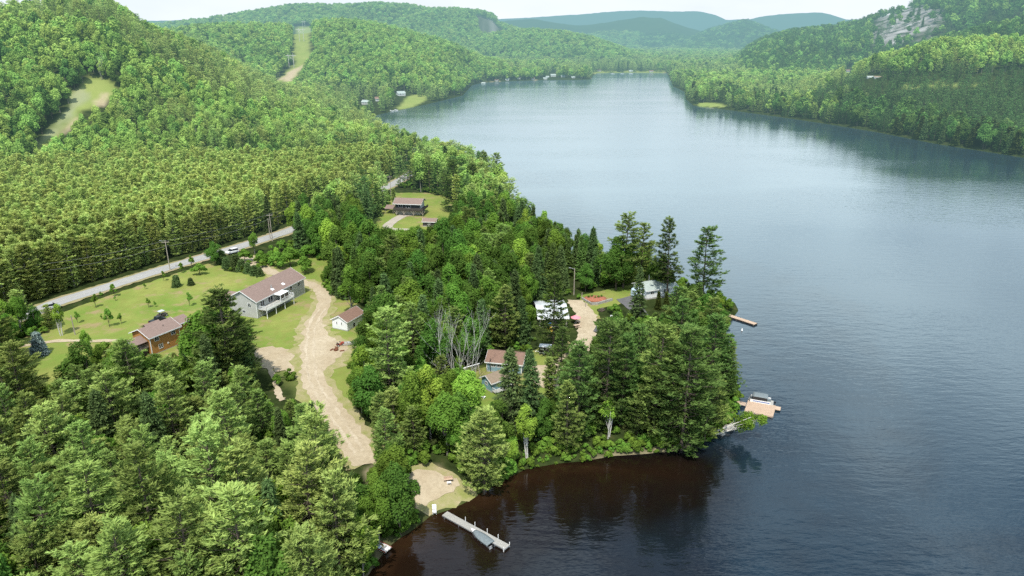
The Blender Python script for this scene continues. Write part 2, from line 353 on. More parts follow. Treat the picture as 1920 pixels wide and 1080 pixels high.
# ------------------------------------------------------------------ tree meshes
class TB:
    def __init__(s, seed): s.r = np.random.default_rng(seed); s.V = []; s.Q = []; s.T = []; s.S = []; s.n = 0; s.wV = []; s.wT = []; s.wn = 0
    def blades(s, c, d, n, L, W, sh):
        """leaf-shaped diamonds: centre c, long axis d, roughly facing n"""
        c = np.asarray(c, float); k = len(c)
        d = d/(np.linalg.norm(d, axis=1, keepdims=True)+1e-9); side = np.cross(d, n); side /= (np.linalg.norm(side, axis=1, keepdims=True)+1e-9)
        L = np.broadcast_to(L, (k,))[:, None]; W = np.broadcast_to(W, (k,))[:, None]
        a = c-d*L*.4; e = c+d*L*.6; m = c+d*L*.08
        up = np.cross(side, d)
        p1 = m+side*W*.5-up*W*.12; p2 = m-side*W*.5-up*W*.12
        V = np.stack([a, p1, e, p2], 1).reshape(-1, 3); s.V.append(V)
        s.Q.append(np.arange(k*4).reshape(k, 4)+s.n); s.n += 4*k; s.S.append(np.repeat(np.broadcast_to(sh, (k,)), 4))
    def limb(s, pts, rad, sides=5):
        pts = np.asarray(pts, float); k = len(pts); ring = []
        for i in range(k):
            t = pts[min(i+1, k-1)]-pts[max(i-1, 0)]; t = t/(np.linalg.norm(t)+1e-9)
            u = np.cross(t, [0.3, .95, .1]); u /= np.linalg.norm(u)+1e-9; v = np.cross(t, u)
            a = np.arange(sides)*2*math.pi/sides
            ring.append(pts[i]+rad[i]*(np.cos(a)[:, None]*u+np.sin(a)[:, None]*v))
        s.wV.append(np.concatenate(ring)); f = []
        for i in range(k-1):
            for j in range(sides):
                a0 = i*sides+j; a1 = i*sides+(j+1) % sides
                f.append((a0, a1, a1+sides, a0+sides))
        s.wT.append(np.array(f)+s.wn); s.wn += k*sides
    def crown(s, name, mat): return np_mesh(name, np.concatenate(s.V), [np.concatenate(s.Q)], mat, np.concatenate(s.S))
    def wood(s, name, mat): return np_mesh(name, np.concatenate(s.wV), [np.concatenate(s.wT)], mat, smooth=True)
    def joined(s, name, lm, bm):
        V = np.concatenate(s.V+s.wV); Q1 = np.concatenate(s.Q); Q2 = np.concatenate(s.wT)+s.n
        return np_mesh(name, V, [np.concatenate([Q1, Q2])], [lm, bm], np.concatenate([np.concatenate(s.S), np.full(s.wn, .4)]), np.concatenate([np.zeros(len(Q1), int), np.ones(len(Q2), int)]))
UP = np.array([0, 0, 1.0])
def pine(seed, h=22., Rr=4.6, start=.16, lod=0, tuft=1.0, upsweep=.25, bare=0.0, shape='white'):
    b = TB(seed); r = b.r; lean = r.normal(0, .012, 2)*h
    ax = lambda z: np.array([lean[0]*(z/h)**1.6, lean[1]*(z/h)**1.6, z])
    zs = np.linspace(0, h*.985, 8); b.limb([ax(z) for z in zs], [(.0115*h)*(1-z/h)**.8+.03 for z in zs], 7 if lod == 0 else 4)
    sp_ = shape == 'spruce'
    dz = {0: .046, 1: .056, 2: .085}[lod]*h*(.62 if sp_ else 1); nb = {0: 7, 1: 6, 2: 5}[lod]
    az0 = r.uniform(0, 6.28); asym = r.uniform(.05, .3); gap = r.uniform(0, 6.28)
    z = start*h
    while z < .97*h:
        t = z/h
        if shape == 'white': f = np.interp(t, [start, .28, .42, .6, .78, .9, 1], [.6, .95, 1.0, .86, .60, .36, .05])
        elif shape == 'red': f = np.interp(t, [start, .5, .7, .88, 1], [.55, 1.0, .88, .5, .06])
        else: f = np.interp(t, [0, .08, .3, .6, 1], [.85, 1.0, .80, .48, .03])
        f *= r.uniform(.72, 1.15) if not sp_ else r.uniform(.85, 1.1); ph = r.uniform(0, 6.28)
        for k in range(nb):
            a = ph+k*6.283/nb+r.normal(0, .25); L = Rr*f*r.uniform(.6, 1.2)*(1+asym*math.cos(a-az0))
            if not sp_ and r.random() < .10: continue
            if sp_: sl = np.interp(t, [0, .5, 1], [-.36, -.16, .5])
            else: sl = np.interp(t, [start, .5, .8, 1], [-.10+upsweep*.2, upsweep*.5, upsweep*1.4, 1.5])+r.normal(0, .09)
            base = ax(z+r.normal(0, .12)*dz); dirh = np.array([math.cos(a), math.sin(a), 0]); lat = np.array([-dirh[1], dirh[0], 0])
            tip = base+dirh*L+UP*(sl*L)
            if lod == 0 and L > .8:
                b.limb([base, base+dirh*L*.5+UP*sl*L*.35, tip], [.03+.010*L, .02+.006*L, .012], 3)
            per = {0: 2.5, 1: 1.5, 2: .7}[lod]*tuft; n = max(2, int(L*per)+1)
            u = np.sqrt(r.uniform(.06 if sp_ else .14, 1, n)); u[0] = 1
            lw = (.27 if not sp_ else .22)*L
            off = r.normal(0, 1, n)*lw*(.3+.5*u)*np.where(u < .97, 1, .25)
            c = base+u[:, None]*(tip-base)+off[:, None]*lat+(r.normal(0, .07, n)+(u**2)*(.07 if not sp_ else -.03)*L-np.abs(off)*.08)[:, None]*UP
            kb = {0: 9, 1: 5, 2: 3}[lod]; sc = {0: .88, 1: 1.15, 2: 1.8}[lod]
            jz = r.normal(0, 1, n*kb)
            cc = np.repeat(c, kb, 0)+np.stack([r.normal(0, .22*sc, n*kb), r.normal(0, .22*sc, n*kb), jz*.10*sc], 1)
            out = dirh*.8+UP*(.35 if not sp_ else -.10)
            d = out+np.repeat((off/(lw+.01)*.35)[:, None]*lat, kb, 0)+r.normal(0, .5, (n*kb, 3))*np.array([1, 1, .8])
            if not sp_: d[:, 2] = np.abs(d[:, 2])*.9
            nn = UP+r.normal(0, .55, (n*kb, 3))
            brs = r.normal(0, .09)
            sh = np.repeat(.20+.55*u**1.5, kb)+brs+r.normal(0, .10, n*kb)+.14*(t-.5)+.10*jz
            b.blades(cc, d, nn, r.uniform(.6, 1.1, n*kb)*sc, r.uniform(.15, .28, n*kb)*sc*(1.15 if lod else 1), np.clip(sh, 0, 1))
        z += dz*r.uniform(.7, 1.3)*(1.0 if t < .8 else .7)
    n = {0: 26, 1: 12, 2: 5}[lod]; sc = {0: .8, 1: 1.0, 2: 1.4}[lod]
    c = np.array([ax(zz) for zz in r.uniform(.93*h, 1.0*h, n)])+r.normal(0, .10, (n, 3))
    b.blades(c, r.normal(0, .5, (n, 3))+UP*1.2, r.normal(0, 1, (n, 3)), .9*sc, .22*sc, np.clip(r.normal(.7, .12, n), 0, 1)); return b
def broad(seed, h=16., Rr=4.2, base=.22, lod=0, leafs=1.0, lobes=13, multi=1, size=1.0, tall=.40, woodr=.014):
    b = TB(seed); r = b.r; cz = h*(base+1)/2; hz = h*(1-base)/2
    L = []
    for i in range(lobes):
        for _ in range(50):
            v = r.normal(0, 1, 3); v /= np.linalg.norm(v); rad = r.uniform(.35, .78)
            p = v*rad
            if p[2] > -.75: break
        if i == 0: p = np.array([r.normal(0, .1), r.normal(0, .1), .72])
        lr = r.uniform(.30, .46)
        wid = 1.0 if p[2] < .2 else 1.0-.35*(p[2]-.2)
        L.append((np.array([p[0]*Rr*wid, p[1]*Rr*wid, cz+p[2]*hz]), lr))
    for m in range(multi):
        off = np.array([r.normal(0, .35), r.normal(0, .35), 0]) if multi > 1 else np.zeros(3)
        sp = np.array([off[0]*3, off[1]*3, 0])*(.5 if multi > 1 else 0)+np.array([r.normal(0, .02)*h, r.normal(0, .02)*h, 0])
        zs = [0, .25, .5, .78]; b.limb([off*(1)+sp*z+UP*z*h for z in zs], [woodr*h*(1-z)+.02 for z in zs], 6 if lod == 0 else 4)
        if lod < 2:
            for i, (c, lr) in enumerate(L):
                if i % multi != m or (lod == 1 and i % 2): continue
                z0 = r.uniform(.25, .6)*min(c[2], .7*h); st = off+sp*(z0/h)+UP*z0
                mid = (st+c)/2+UP*r.uniform(-.3, .5)+r.normal(0, .2, 3)
                b.limb([st, mid, c], [woodr*h*.45, woodr*h*.3, .02], 4)
    per = {0: 640, 1: 190, 2: 44}[lod]*leafs; sc = {0: .43, 1: .72, 2: 1.3}[lod]*size
    for c, lr in L:
        n = max(6, int(per)); v = r.normal(0, 1, (n, 3)); v /= np.linalg.norm(v, axis=1, keepdims=True); v[:, 2] = np.where(v[:, 2] < -.35, -v[:, 2], v[:, 2])
        rad = r.uniform(.45, 1.0, n)**.6; jit = 1+.22*np.sin(v[:, 0]*5+c[0])*np.sin(v[:, 1]*5+c[1])
        p = c+v*(rad*jit)[:, None]*np.array([lr*Rr, lr*Rr, lr*hz*.95])
        nn = v*.8+UP*.55+r.normal(0, .42, (n, 3)); d = np.cross(nn, r.normal(0, 1, (n, 3)))+UP*-.15
        br = r.normal(0, .09)
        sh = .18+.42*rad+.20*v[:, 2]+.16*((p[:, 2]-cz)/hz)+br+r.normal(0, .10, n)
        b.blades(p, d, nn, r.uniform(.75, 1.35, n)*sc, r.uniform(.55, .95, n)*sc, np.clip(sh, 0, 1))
    return b
def deadtree(seed, h=14., spread=.35, multi=3):
    b = TB(seed); r = b.r
    def grow(p, d, L, rad, dep):
        q = [p]; n = 4
        for i in range(n):
            d = d+r.normal(0, .035, 3)+UP*.05; d /= np.linalg.norm(d); q.append(q[-1]+d*L/n)
        b.limb(q, [rad*(1-.55*i/n) for i in range(n+1)], 5)
        if dep:
            for k in range(5):
                i = r.integers(1, n+1); dn = d+r.normal(0, .30, 3); dn[2] = abs(dn[2])*.9+.2; dn /= np.linalg.norm(dn)
                grow(q[i], dn, L*r.uniform(.35, .6), rad*.45, dep-1)
    for m in range(multi):
        a = r.uniform(0, 6.28); grow(np.array([math.cos(a)*.25, math.sin(a)*.25, 0]), np.array([math.cos(a)*spread, math.sin(a)*spread, 1.0]), h*r.uniform(.6, .8), .0050*h, 2)
    return b
M = {}
M['bark'] = simple_mat("bark", (.10, .08, .062), .9, .35, 4, stretch=(1, 1, .15))
M['bark_grey'] = simple_mat("bark_grey", (.20, .185, .16), .9, .3, 4, stretch=(1, 1, .15))
M['dead_wood'] = simple_mat("bleached_wood", (.44, .43, .39), .85, .3, 2.5)
M['birch_bark'] = simple_mat("birch_bark", (.52, .50, .46), .8, .25, 2.5)
LEAFC = {  # name, shaded side, lit side, hue spread, translucency, the same for stands farther off, with sunlight put into the colour
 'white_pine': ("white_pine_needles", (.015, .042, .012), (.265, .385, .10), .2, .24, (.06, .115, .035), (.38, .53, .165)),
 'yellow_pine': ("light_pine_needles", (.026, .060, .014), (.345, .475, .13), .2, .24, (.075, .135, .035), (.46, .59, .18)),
 'dark_pine': ("dark_pine_needles", (.009, .031, .011), (.14, .24, .062), .2, .2, (.012, .038, .014), (.125, .235, .075)),  # far pair kept dark: also carries the right shore's cloud shade
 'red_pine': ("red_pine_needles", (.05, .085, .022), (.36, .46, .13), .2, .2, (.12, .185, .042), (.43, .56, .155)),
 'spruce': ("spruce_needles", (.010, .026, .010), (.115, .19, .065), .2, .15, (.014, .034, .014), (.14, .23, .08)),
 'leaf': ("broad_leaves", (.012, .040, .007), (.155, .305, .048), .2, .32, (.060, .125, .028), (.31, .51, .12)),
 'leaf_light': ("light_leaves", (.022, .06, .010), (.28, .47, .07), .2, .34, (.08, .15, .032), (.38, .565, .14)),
 'leaf_dark': ("dark_leaves", (.008, .029, .007), (.098, .21, .038), .2, .28, (.012, .038, .010), (.135, .265, .065)),  # far pair left unbrightened, standing in for cloud shade on the right
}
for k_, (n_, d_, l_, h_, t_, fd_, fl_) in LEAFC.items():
    M[k_] = leaf_mat(n_, d_, l_, h_, t_); M[k_+'_far'] = leaf_mat(n_+"_painted_light", fd_, fl_, h_, t_)
M['blue_spruce'] = leaf_mat("blue_spruce_needles", (.06, .10, .10), (.36, .45, .43), .05, .1)
M['rusty'] = leaf_mat("dry_needles", (.06, .03, .012), (.27, .15, .07), .1, .2)
M['cedar'] = leaf_mat("cedar_leaves", (.012, .028, .006), (.09, .13, .035), .2, .2)
# kinds: name -> (list of builders by variant, leaf material, bark material, nominal height, radius, name, category)
def variants(fn, n, seed): return [fn(seed+i*13) for i in range(n)]
KIND = {
 'W': dict(f=lambda s, l: pine(s, 22, 4.7, .12, l), h=22, R=4.6, leaf='white_pine', bark='bark', nv=8, name='white_pine', cat='pine tree'),
 'Y': dict(f=lambda s, l: pine(s, 20, 4.9, .13, l, upsweep=.36), h=20, R=4.7, leaf='yellow_pine', bark='bark', nv=5, name='white_pine', cat='pine tree'),
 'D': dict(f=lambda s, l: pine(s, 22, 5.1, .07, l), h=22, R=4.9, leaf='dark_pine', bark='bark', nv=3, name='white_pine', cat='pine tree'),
 'A': dict(f=lambda s, l: pine(s, 25, 4.9, .24, l, upsweep=.12), h=25, R=4.4, leaf='dark_pine', bark='bark', nv=3, name='white_pine', cat='pine tree'),
 'P': dict(f=lambda s, l: pine(s, 17, 1.75, .20, l, tuft=1.7, upsweep=.5, shape='red'), h=17, R=1.7, leaf='red_pine', bark='bark_grey', nv=6, name='red_pine', cat='pine tree'),
 'E': dict(f=lambda s, l: pine(s, 16, 2.3, .05, l, tuft=1.2, upsweep=.3, shape='white'), h=16, R=2.2, leaf='red_pine', bark='bark_grey', nv=4, name='red_pine', cat='pine tree'),
 'S': dict(f=lambda s, l: pine(s, 15, 2.5, .04, l, tuft=1.4, shape='spruce'), h=15, R=2.5, leaf='spruce', bark='bark', nv=4, name='spruce_tree', cat='spruce tree'),
 'N': dict(f=lambda s, l: pine(s, 16, 1.9, .10, l, tuft=1.6, shape='spruce'), h=16, R=1.9, leaf='dark_pine', bark='bark', nv=3, name='fir_tree', cat='fir tree'),
 'Q': dict(f=lambda s, l: pine(s, 18, 3.1, .04, l, tuft=.75, shape='spruce'), h=18, R=3.0, leaf='spruce', bark='bark', nv=3, name='spruce_tree', cat='spruce tree'),
 'U': dict(f=lambda s, l: pine(s, 6, 1.7, .02, l, tuft=2.6, shape='spruce'), h=6, R=1.7, leaf='blue_spruce', bark='bark', nv=1, name='blue_spruce', cat='spruce tree'),
 'B': dict(f=lambda s, l: broad(s, 15, 4.3, .15, l), h=15, R=4.3, leaf='leaf', bark='bark_grey', nv=7, name='broadleaf_tree', cat='broadleaf tree'),
 'G': dict(f=lambda s, l: broad(s, 15, 4.0, .18, l), h=15, R=4.0, leaf='leaf_light', bark='bark_grey', nv=4, name='broadleaf_tree', cat='broadleaf tree'),
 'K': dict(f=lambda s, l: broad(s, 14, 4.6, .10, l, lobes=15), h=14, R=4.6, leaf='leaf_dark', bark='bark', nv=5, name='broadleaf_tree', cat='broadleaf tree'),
 'L': dict(f=lambda s, l: broad(s, 15, 3.1, .32, l, leafs=.6, lobes=12, multi=2, size=.85), h=15, R=3.1, leaf='leaf_light', bark='birch_bark', nv=3, name='birch_tree', cat='birch tree'),
 'C': dict(f=lambda s, l: pine(s, 9, 1.35, .02, l, tuft=2.4, shape='spruce'), h=9, R=1.35, leaf='cedar', bark='bark', nv=2, name='cedar_tree', cat='cedar tree'),
 'T': dict(f=lambda s, l: broad(s, 4.5, 1.15, .22, l, leafs=.35, lobes=8, size=.62, woodr=.012), h=4.5, R=1.15, leaf='leaf', bark='bark', nv=4, name='young_tree', cat='young tree'),
 'V': dict(f=lambda s, l: pine(s, 3.2, 1.05, .03, l, tuft=3.0, shape='spruce'), h=3.2, R=1.05, leaf='spruce', bark='bark', nv=2, name='young_spruce', cat='young tree'),
 'H': dict(f=lambda s, l: broad(s, 3.0, 1.7, .0, l, leafs=.45, lobes=9, size=.7), h=3.0, R=1.7, leaf='leaf', bark='bark', nv=3, name='shrub', cat='shrub'),
 'X': dict(f=lambda s, l: deadtree(s, 15, .16, 2), h=15, R=3.0, leaf=None, bark='dead_wood', nv=3, name='dead_birch', cat='bare tree'),
}
_mesh = {}
def tree_mesh(k, lod, v):
    key = (k, lod, v)
    if key not in _mesh:
        K = KIND[k]; tb = K['f'](1000+ord(k)*37+v*11, max(lod, 0))
        if lod == 0: _mesh[key] = (tb.crown(K['name']+"_crown", M[K['leaf']]) if K['leaf'] else None, tb.wood(K['name']+"_trunk", M[K['bark']]))
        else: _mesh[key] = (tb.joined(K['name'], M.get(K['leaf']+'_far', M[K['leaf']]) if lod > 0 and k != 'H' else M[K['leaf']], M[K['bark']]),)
    return _mesh[key]
NTREE = 0
def add_tree(k, x, y, h=None, label=None, group=None, lod=0, rz=None, tilt=None, z=None, v=None, wide=None):
    """one tree: near ones an Empty with crown and trunk, small far ones a single mesh"""
    global NTREE; NTREE += 1
    K = KIND[k]; s = (h or K['h'])/K['h']; v = int(rng.integers(K['nv'])) if v is None else v
    rz = rng.uniform(0, 6.28) if rz is None else rz; z = (tz(x, y) if z is None else z)-.15
    ms = tree_mesh(k, lod, v); wide = rng.uniform(.86, 1.14) if wide is None else wide
    if lod == 0:
        e = empty(K['name'], (x, y, z), rz, label, K['cat'], group)
        if ms[0]: link('crown', ms[0], e)
        link('trunk', ms[1], e)
    else:
        e = link(K['name'], ms[0]); e.location = (x, y, z); e.rotation_euler = (0, 0, rz); tag(e, label, K['cat'], group)
    e.scale = (s*wide, s*wide, s)
    e.rotation_euler = (tilt[0], tilt[1], rz) if tilt else (rng.normal(0, .022), rng.normal(0, .022), rz)
    return e
# ------------------------------------------------------------------ where trees may not stand in the way of what the photograph shows
PROTECT = [
 [(95,580),(320,492),(540,425),(548,448),(492,478),(430,492),(415,505),(485,520),(440,545),(430,575),(375,572),(352,600),(348,655),(285,670),(258,655),(232,640),(170,640),(120,625)],
 [(38,655),(62,630),(85,628),(180,640),(130,690),(92,725),(65,700)],
 [(430,540),(520,498),(575,478),(612,495),(590,522),(640,572),(682,572),(682,600),(662,628),(655,668),(622,692),(650,742),(700,815),(700,870),(648,868),(608,778),(572,742),(510,752),(482,700),(470,610),(430,570)],
 [(770,878),(830,868),(868,898),(892,925),(840,955),(965,1030),(930,1038),(820,975),(800,970)],
 [(700,1012),(735,1028),(725,1045),(698,1030)],
 [(718,342),(745,352),(850,372),(842,412),(800,425),(690,432),(705,402),(735,392),(735,365)],
 [(1015,570),(1070,553),(1070,500),(1080,500),(1085,548),(1190,536),(1195,570),(1150,582),(1125,605),(1118,640),(1098,668),(1072,632),(1030,668),(1005,668),(1010,600)],
 [(872,698),(908,672),(950,655),(1000,660),(1054,672),(1058,728),(985,730),(930,745),(905,745),(885,712)],
 [(1178,533),(1268,521),(1266,578),(1190,592),(1168,580)],
 [(1366,580),(1420,600),(1420,615),(1366,596)], [(1392,735),(1462,735),(1462,790),(1392,782)],
 [(62,280),(78,262),(150,166),(175,150),(202,150),(216,164),(210,180),(165,202),(108,246),(82,276)],
 [(514,154),(548,118),(550,51),(586,49),(585,98),(568,124),(546,154)],
 [(310,455),(322,455),(324,515),(312,515)], [(502,405),(514,405),(516,460),(506,460)],
 [(672,187),(688,187),(688,199),(672,199)], [(697,183),(711,183),(711,193),(697,193)], [(740,173),(760,173),(785,181),(800,184),(770,201),(745,203),(742,190)],
 [(1026,137),(1045,137),(1045,149),(1026,149)], [(1012,146),(1085,146),(1090,152),(1012,152)], [(1112,135),(1250,136),(1250,140),(1110,140)],
 [(1584,126),(1598,126),(1598,136),(1584,136)], [(1625,142),(1650,142),(1650,149),(1625,149)], [(1300,196),(1362,192),(1362,206),(1300,204)],
]
WATERPX = [(690,1085),(742,1025),(800,985),(833,958),(845,958),(892,938),(945,912),(990,884),(1100,868),(1200,856),(1320,836),(1368,808),(1395,790),(1390,745),(1386,700),(1384,640),(1384,612),(1384,600),(1350,545),(1296,530),(1270,500),(1218,455),(1150,470),(1130,455),(1075,420),(1000,388),(970,360),(965,335),(945,298),(900,280),(850,262),(800,255),(765,245),(735,228),(708,216),(740,208),(800,196),(870,181),(882,163),(905,155),(960,152),(1110,150),(1116,138),(1250,138),(1260,165),(1285,190),(1340,205),(1480,224),(1640,249),(1760,273),(1920,298),(2000,310),(2000,1085)]
gx, gy = np.meshgrid(np.arange(-200, 2120, 2)+1.0, np.arange(-40, 1300, 2)+1.0)
pm_ = np.zeros(gx.shape, bool)
for p in PROTECT: pm_ |= pip(gx, gy, p)
wm_ = pip(gx, gy, WATERPX)
def inmask(mk, px, py):
    ix = ((np.asarray(px)+200)/2).astype(int); iy = ((np.asarray(py)+40)/2).astype(int)
    ok = (ix >= 0) & (ix < gx.shape[1]) & (iy >= 0) & (iy < gx.shape[0])
    return np.where(ok, mk[np.clip(iy, 0, gx.shape[0]-1), np.clip(ix, 0, gx.shape[1]-1)], False)
def clear(x, y, z, h, rad, water=True):
    """true where a tree hides no lawn, house, road or open water"""
    bad = np.zeros(np.shape(x), bool); d = np.hypot(x, y)
    for t, f in ((0, 0), (.15, .5), (.35, .9), (.55, .9), (.75, .65), (.95, .15)):
        for sgn in ((-1, 0, 1) if f else (0,)):
            px, py = proj(x+sgn*f*rad*y/d, y-sgn*f*rad*x/d, z+t*h)
            bad |= inmask(pm_, px, py)
            if water: bad |= inmask(wm_, px, py)
    return ~bad
# ------------------------------------------------------------------ ground plan polygons (world) kept free of trunks
ROADC = [(-260,700),(-60,632),(60,588),(110,567),(200,539),(320,501),(440,466),(540,434),(585,414),(650,385),(700,362),(738,345),(775,322),(800,300)]
roadw = np.array([G(*p) for p in ROADC])
FREE = [np.array([G(*p) for p in q]) for q in PROTECT]
def free_ground(x, y):
    ok = pdist(x, y, roadw, False) > 7.5
    for f in FREE: ok &= ~pip(x, y, f)
    return ok
HAND = [  # kind, px, py of the tip, height, label
 ('A',1331,424,27,"tall lone pine leaning at the lake point, nearest the open water"),
 ('A',1262,409,26,"tall layered pine second from the tip of the wooded point"),
 ('W',1176,399,25,"tallest pine behind the white lakeside cottage, left of the narrow pine"),
 ('W',1208,417,22,"narrow pale pine between two tall pines behind the white cottage"),
 ('K',1160,448,17,"big dark round broadleaf tree left of the white cottage"),
 ('K',1243,478,13,"broadleaf tree rising right behind the roof of the white cottage"),
 ('S',1112,425,18,"dark pointed spruce with bare lower trunk left of the big round tree"),
 ('S',1083,428,16,"slim dark spruce standing at the lake side left of the pointed spruce"),
 ('Q',1202,498,17,"sparse thin spruce in front of the white cottage by the asphalt pad"),
 ('C',1236,545,6,"left of two columnar cedars against the white cottage wall"),
 ('C',1252,546,6,"right of two columnar cedars against the white cottage wall"),
 ('A',1274,538,17,"dark rough pine just right of the white cottage"),
 ('K',1328,548,13,"dark tree at the lake edge behind the front pines, above the small dock"),
 ('D',1342,592,21,"dense pine right of the front pines, reaching out over the water"),
 ('D',1144,600,25,"big dense pine beside the sandy lane, leftmost of the large front pines"),
 ('D',1172,628,21,"pine pressed against the right side of the big lane-side pine"),
 ('W',1238,608,26,"big pine with pale drooping boughs in the middle of the front pines"),
 ('D',1298,617,27,"largest front pine above the dark water, rightmost of the big row"),
 ('D',1268,650,22,"pine squeezed between the two biggest front pines"),
 ('D',1366,655,14,"shorter pine overhanging the water above the wide dock"),
 ('W',1335,690,17,"pine at the corner of the shore above the leaning birch"),
 ('D',1090,640,22,"dark full pine right of the two slender spruces in front of the sandy yard"),
 ('W',1066,712,16,"pine in front of the dark full pine, near the brown water"),
 ('A',1052,614,16,"thin open pine standing beside the black cargo trailer"),
 ('A',1040,512,22,"sparse pine with a dark bare trunk in front of the white metal roof"),
 ('Q',966,648,19,"left of two slender spruces in front of the blue cottages"),
 ('Q',996,655,19,"right of two slender spruces in front of the blue cottages"),
 ('P',1030,668,12,"small bare-stemmed pine at the front edge of the sandy yard"),
 ('Y',905,768,18,"pale yellow-green pine alone at the small bay beside the beach"),
 ('Y',738,728,13,"pale wind-bent pine top above the beach path"),
 ('W',716,768,13,"pine below the wind-bent pale top, right of the gravel drive end"),
 ('Y',722,580,23,"large pale pine with tiered boughs right of the white shed"),
 ('D',410,543,25,"very large dark pine standing alone between the brown and the grey house"),
 ('W',236,634,20,"pine with a pale leaning trunk in front of the brown house porch"),
 ('K',150,645,15,"dark oak-like tree left of the brown house, beside the lawn with the blue spruce"),
 ('K',335,672,10,"low wide dark green tree in front of the brown house"),
 ('B',440,692,11,"broadleaf tree below the very large dark pine"),
 ('B',24,556,11,"leafy tree at the left edge behind the blue spruce"),
 ('Y',8,640,20,"pale pine at the left edge below the blue spruce lawn"),
 ('W',48,735,17,"dark green pine near the left edge below the pale one"),
 ('U',65,622,6.2,"small blue spruce alone on the yellow-green lawn"),
 ('L',102,570,9,"twin-stemmed birch on the lawn between road and blue spruce"),
 ('G',155,620,7,"bright leafy small tree by the lawn edge left of the brown house"),
 ('K',130,778,14,"dark maple in the wood below the blue spruce lawn"),
 ('G',92,790,10,"yellow-green leafy tree left of the dark maple"),
 ('S',48,790,13,"greyish spruce near the left edge below the blue spruce lawn"),
 ('Y',388,808,25,"tallest pale pine in the middle of the foreground wood"),
 ('Y',448,842,22,"pale pine just right of the tallest foreground pine"),
 ('W',255,840,25,"large pine left of the tallest foreground pine"),
 ('W',148,866,23,"large pine in the foreground wood, second from the left edge"),
 ('W',52,900,22,"large pine at the lower left corner"),
 ('Y',588,780,23,"pale pine left of the lower end of the gravel drive"),
 ('Y',560,842,22,"pale pine below the drive's end, in front of the pale drive-side pine"),
 ('Y',618,892,20,"pale pine closest to the beach path on the left"),
 ('W',330,935,23,"front pine below the tallest foreground pine"),
 ('Y',430,925,24,"broad pale pine at the bottom middle of the foreground wood"),
 ('W',200,985,22,"pine at the bottom edge left of the front pine"),
 ('Y',560,985,20,"pale pine at the bottom edge left of the beached junk boat"),
 ('G',505,908,13,"light green broadleaf tree between the pale foreground pines"),
 ('K',742,872,14,"big dark leafy tree overhanging the water left of the long dock"),
 ('G',672,975,11,"light green tree above the beached junk boat"),
 ('B',702,905,12,"broadleaf tree between the beach path and the big overhanging tree"),
 ('G',802,690,16,"light green tree in the wood left of the blue cottages, front row"),
 ('G',868,700,14,"bright leafy tree below the wooden frame and the blue cottages"),
 ('B',770,700,16,"mid-green tree at the left of the front wood row above the beach"),
 ('B',835,735,14,"leafy tree directly above the shrubs behind the beach"),
 ('L',992,762,12,"birch in front of the two slender spruces, near the shore"),
 ('L',1143,748,9,"small white-stemmed birch at the shore below the big dense pine"),
 ('X',828,592,17,"bare pale birch, leftmost of the five skeleton trees in the middle wood"),
 ('X',852,590,18,"bare pale birch in the middle of the five skeleton trees"),
 ('X',882,596,17,"bare pale birch, rightmost of the five skeleton trees, nearest the blue cottage"),
 ('X',842,606,15,"slim bare birch, second from left of the five skeleton trees"),
 ('X',868,612,15,"slim bare birch, second from right of the five skeleton trees"),
 ('G',968,452,18,"brightest yellow-green tree in the middle of the wooded point"),
 ('D',848,300,24,"big dark pine right of the far brown-roofed house lawn"),
 ('D',882,306,22,"dark pine behind the big pine by the far lawn"),
 ('W',905,283,23,"tall open pine by the lake behind the far lawn, left one"),
 ('W',932,286,23,"tall open pine by the lake behind the far lawn, right one"),
 ('W',925,368,19,"pale full pine at the right side of the far lawn"),
 ('W',872,388,17,"pale pine below the far lawn"),
 ('W',735,440,20,"tall pine in the wood behind the white shed"),
 ('B',652,500,15,"tree at the bend of the grey house driveway"),
 ('K',640,470,12,"dark egg-shaped tree behind the grey house"),
 ('N',664,348,15,"left of two dark firs before the far house"),
 ('N',704,344,15,"right of two dark firs before the far house"),
 ('P',738,352,10,"small pine hiding the left corner of the far house"),
 ('S',498,366,15,"pale pointed spruce across the road by the twin utility poles"),
 ('N',590,384,15,"dark fir left of the gap in the roadside wood"),
 ('N',622,400,15,"dark fir behind the bend of the road above the driveway shrubs"),
 ('N',655,412,14,"dark fir between the road bend and the far lawn"),
]
for i, (k, px, py, h, lab) in enumerate(HAND):
    x, y = G(px, py, h)
    if i == 0: add_tree(k, x, y, h, lab, v=0, tilt=(0, R(3), 0))
    else: add_tree(k, x, y, h, lab, wide={410: 1.35, 966: 1.25, 996: 1.1}.get(px))
handxy = np.array([G(px, py, h) for k, px, py, h, l in HAND])
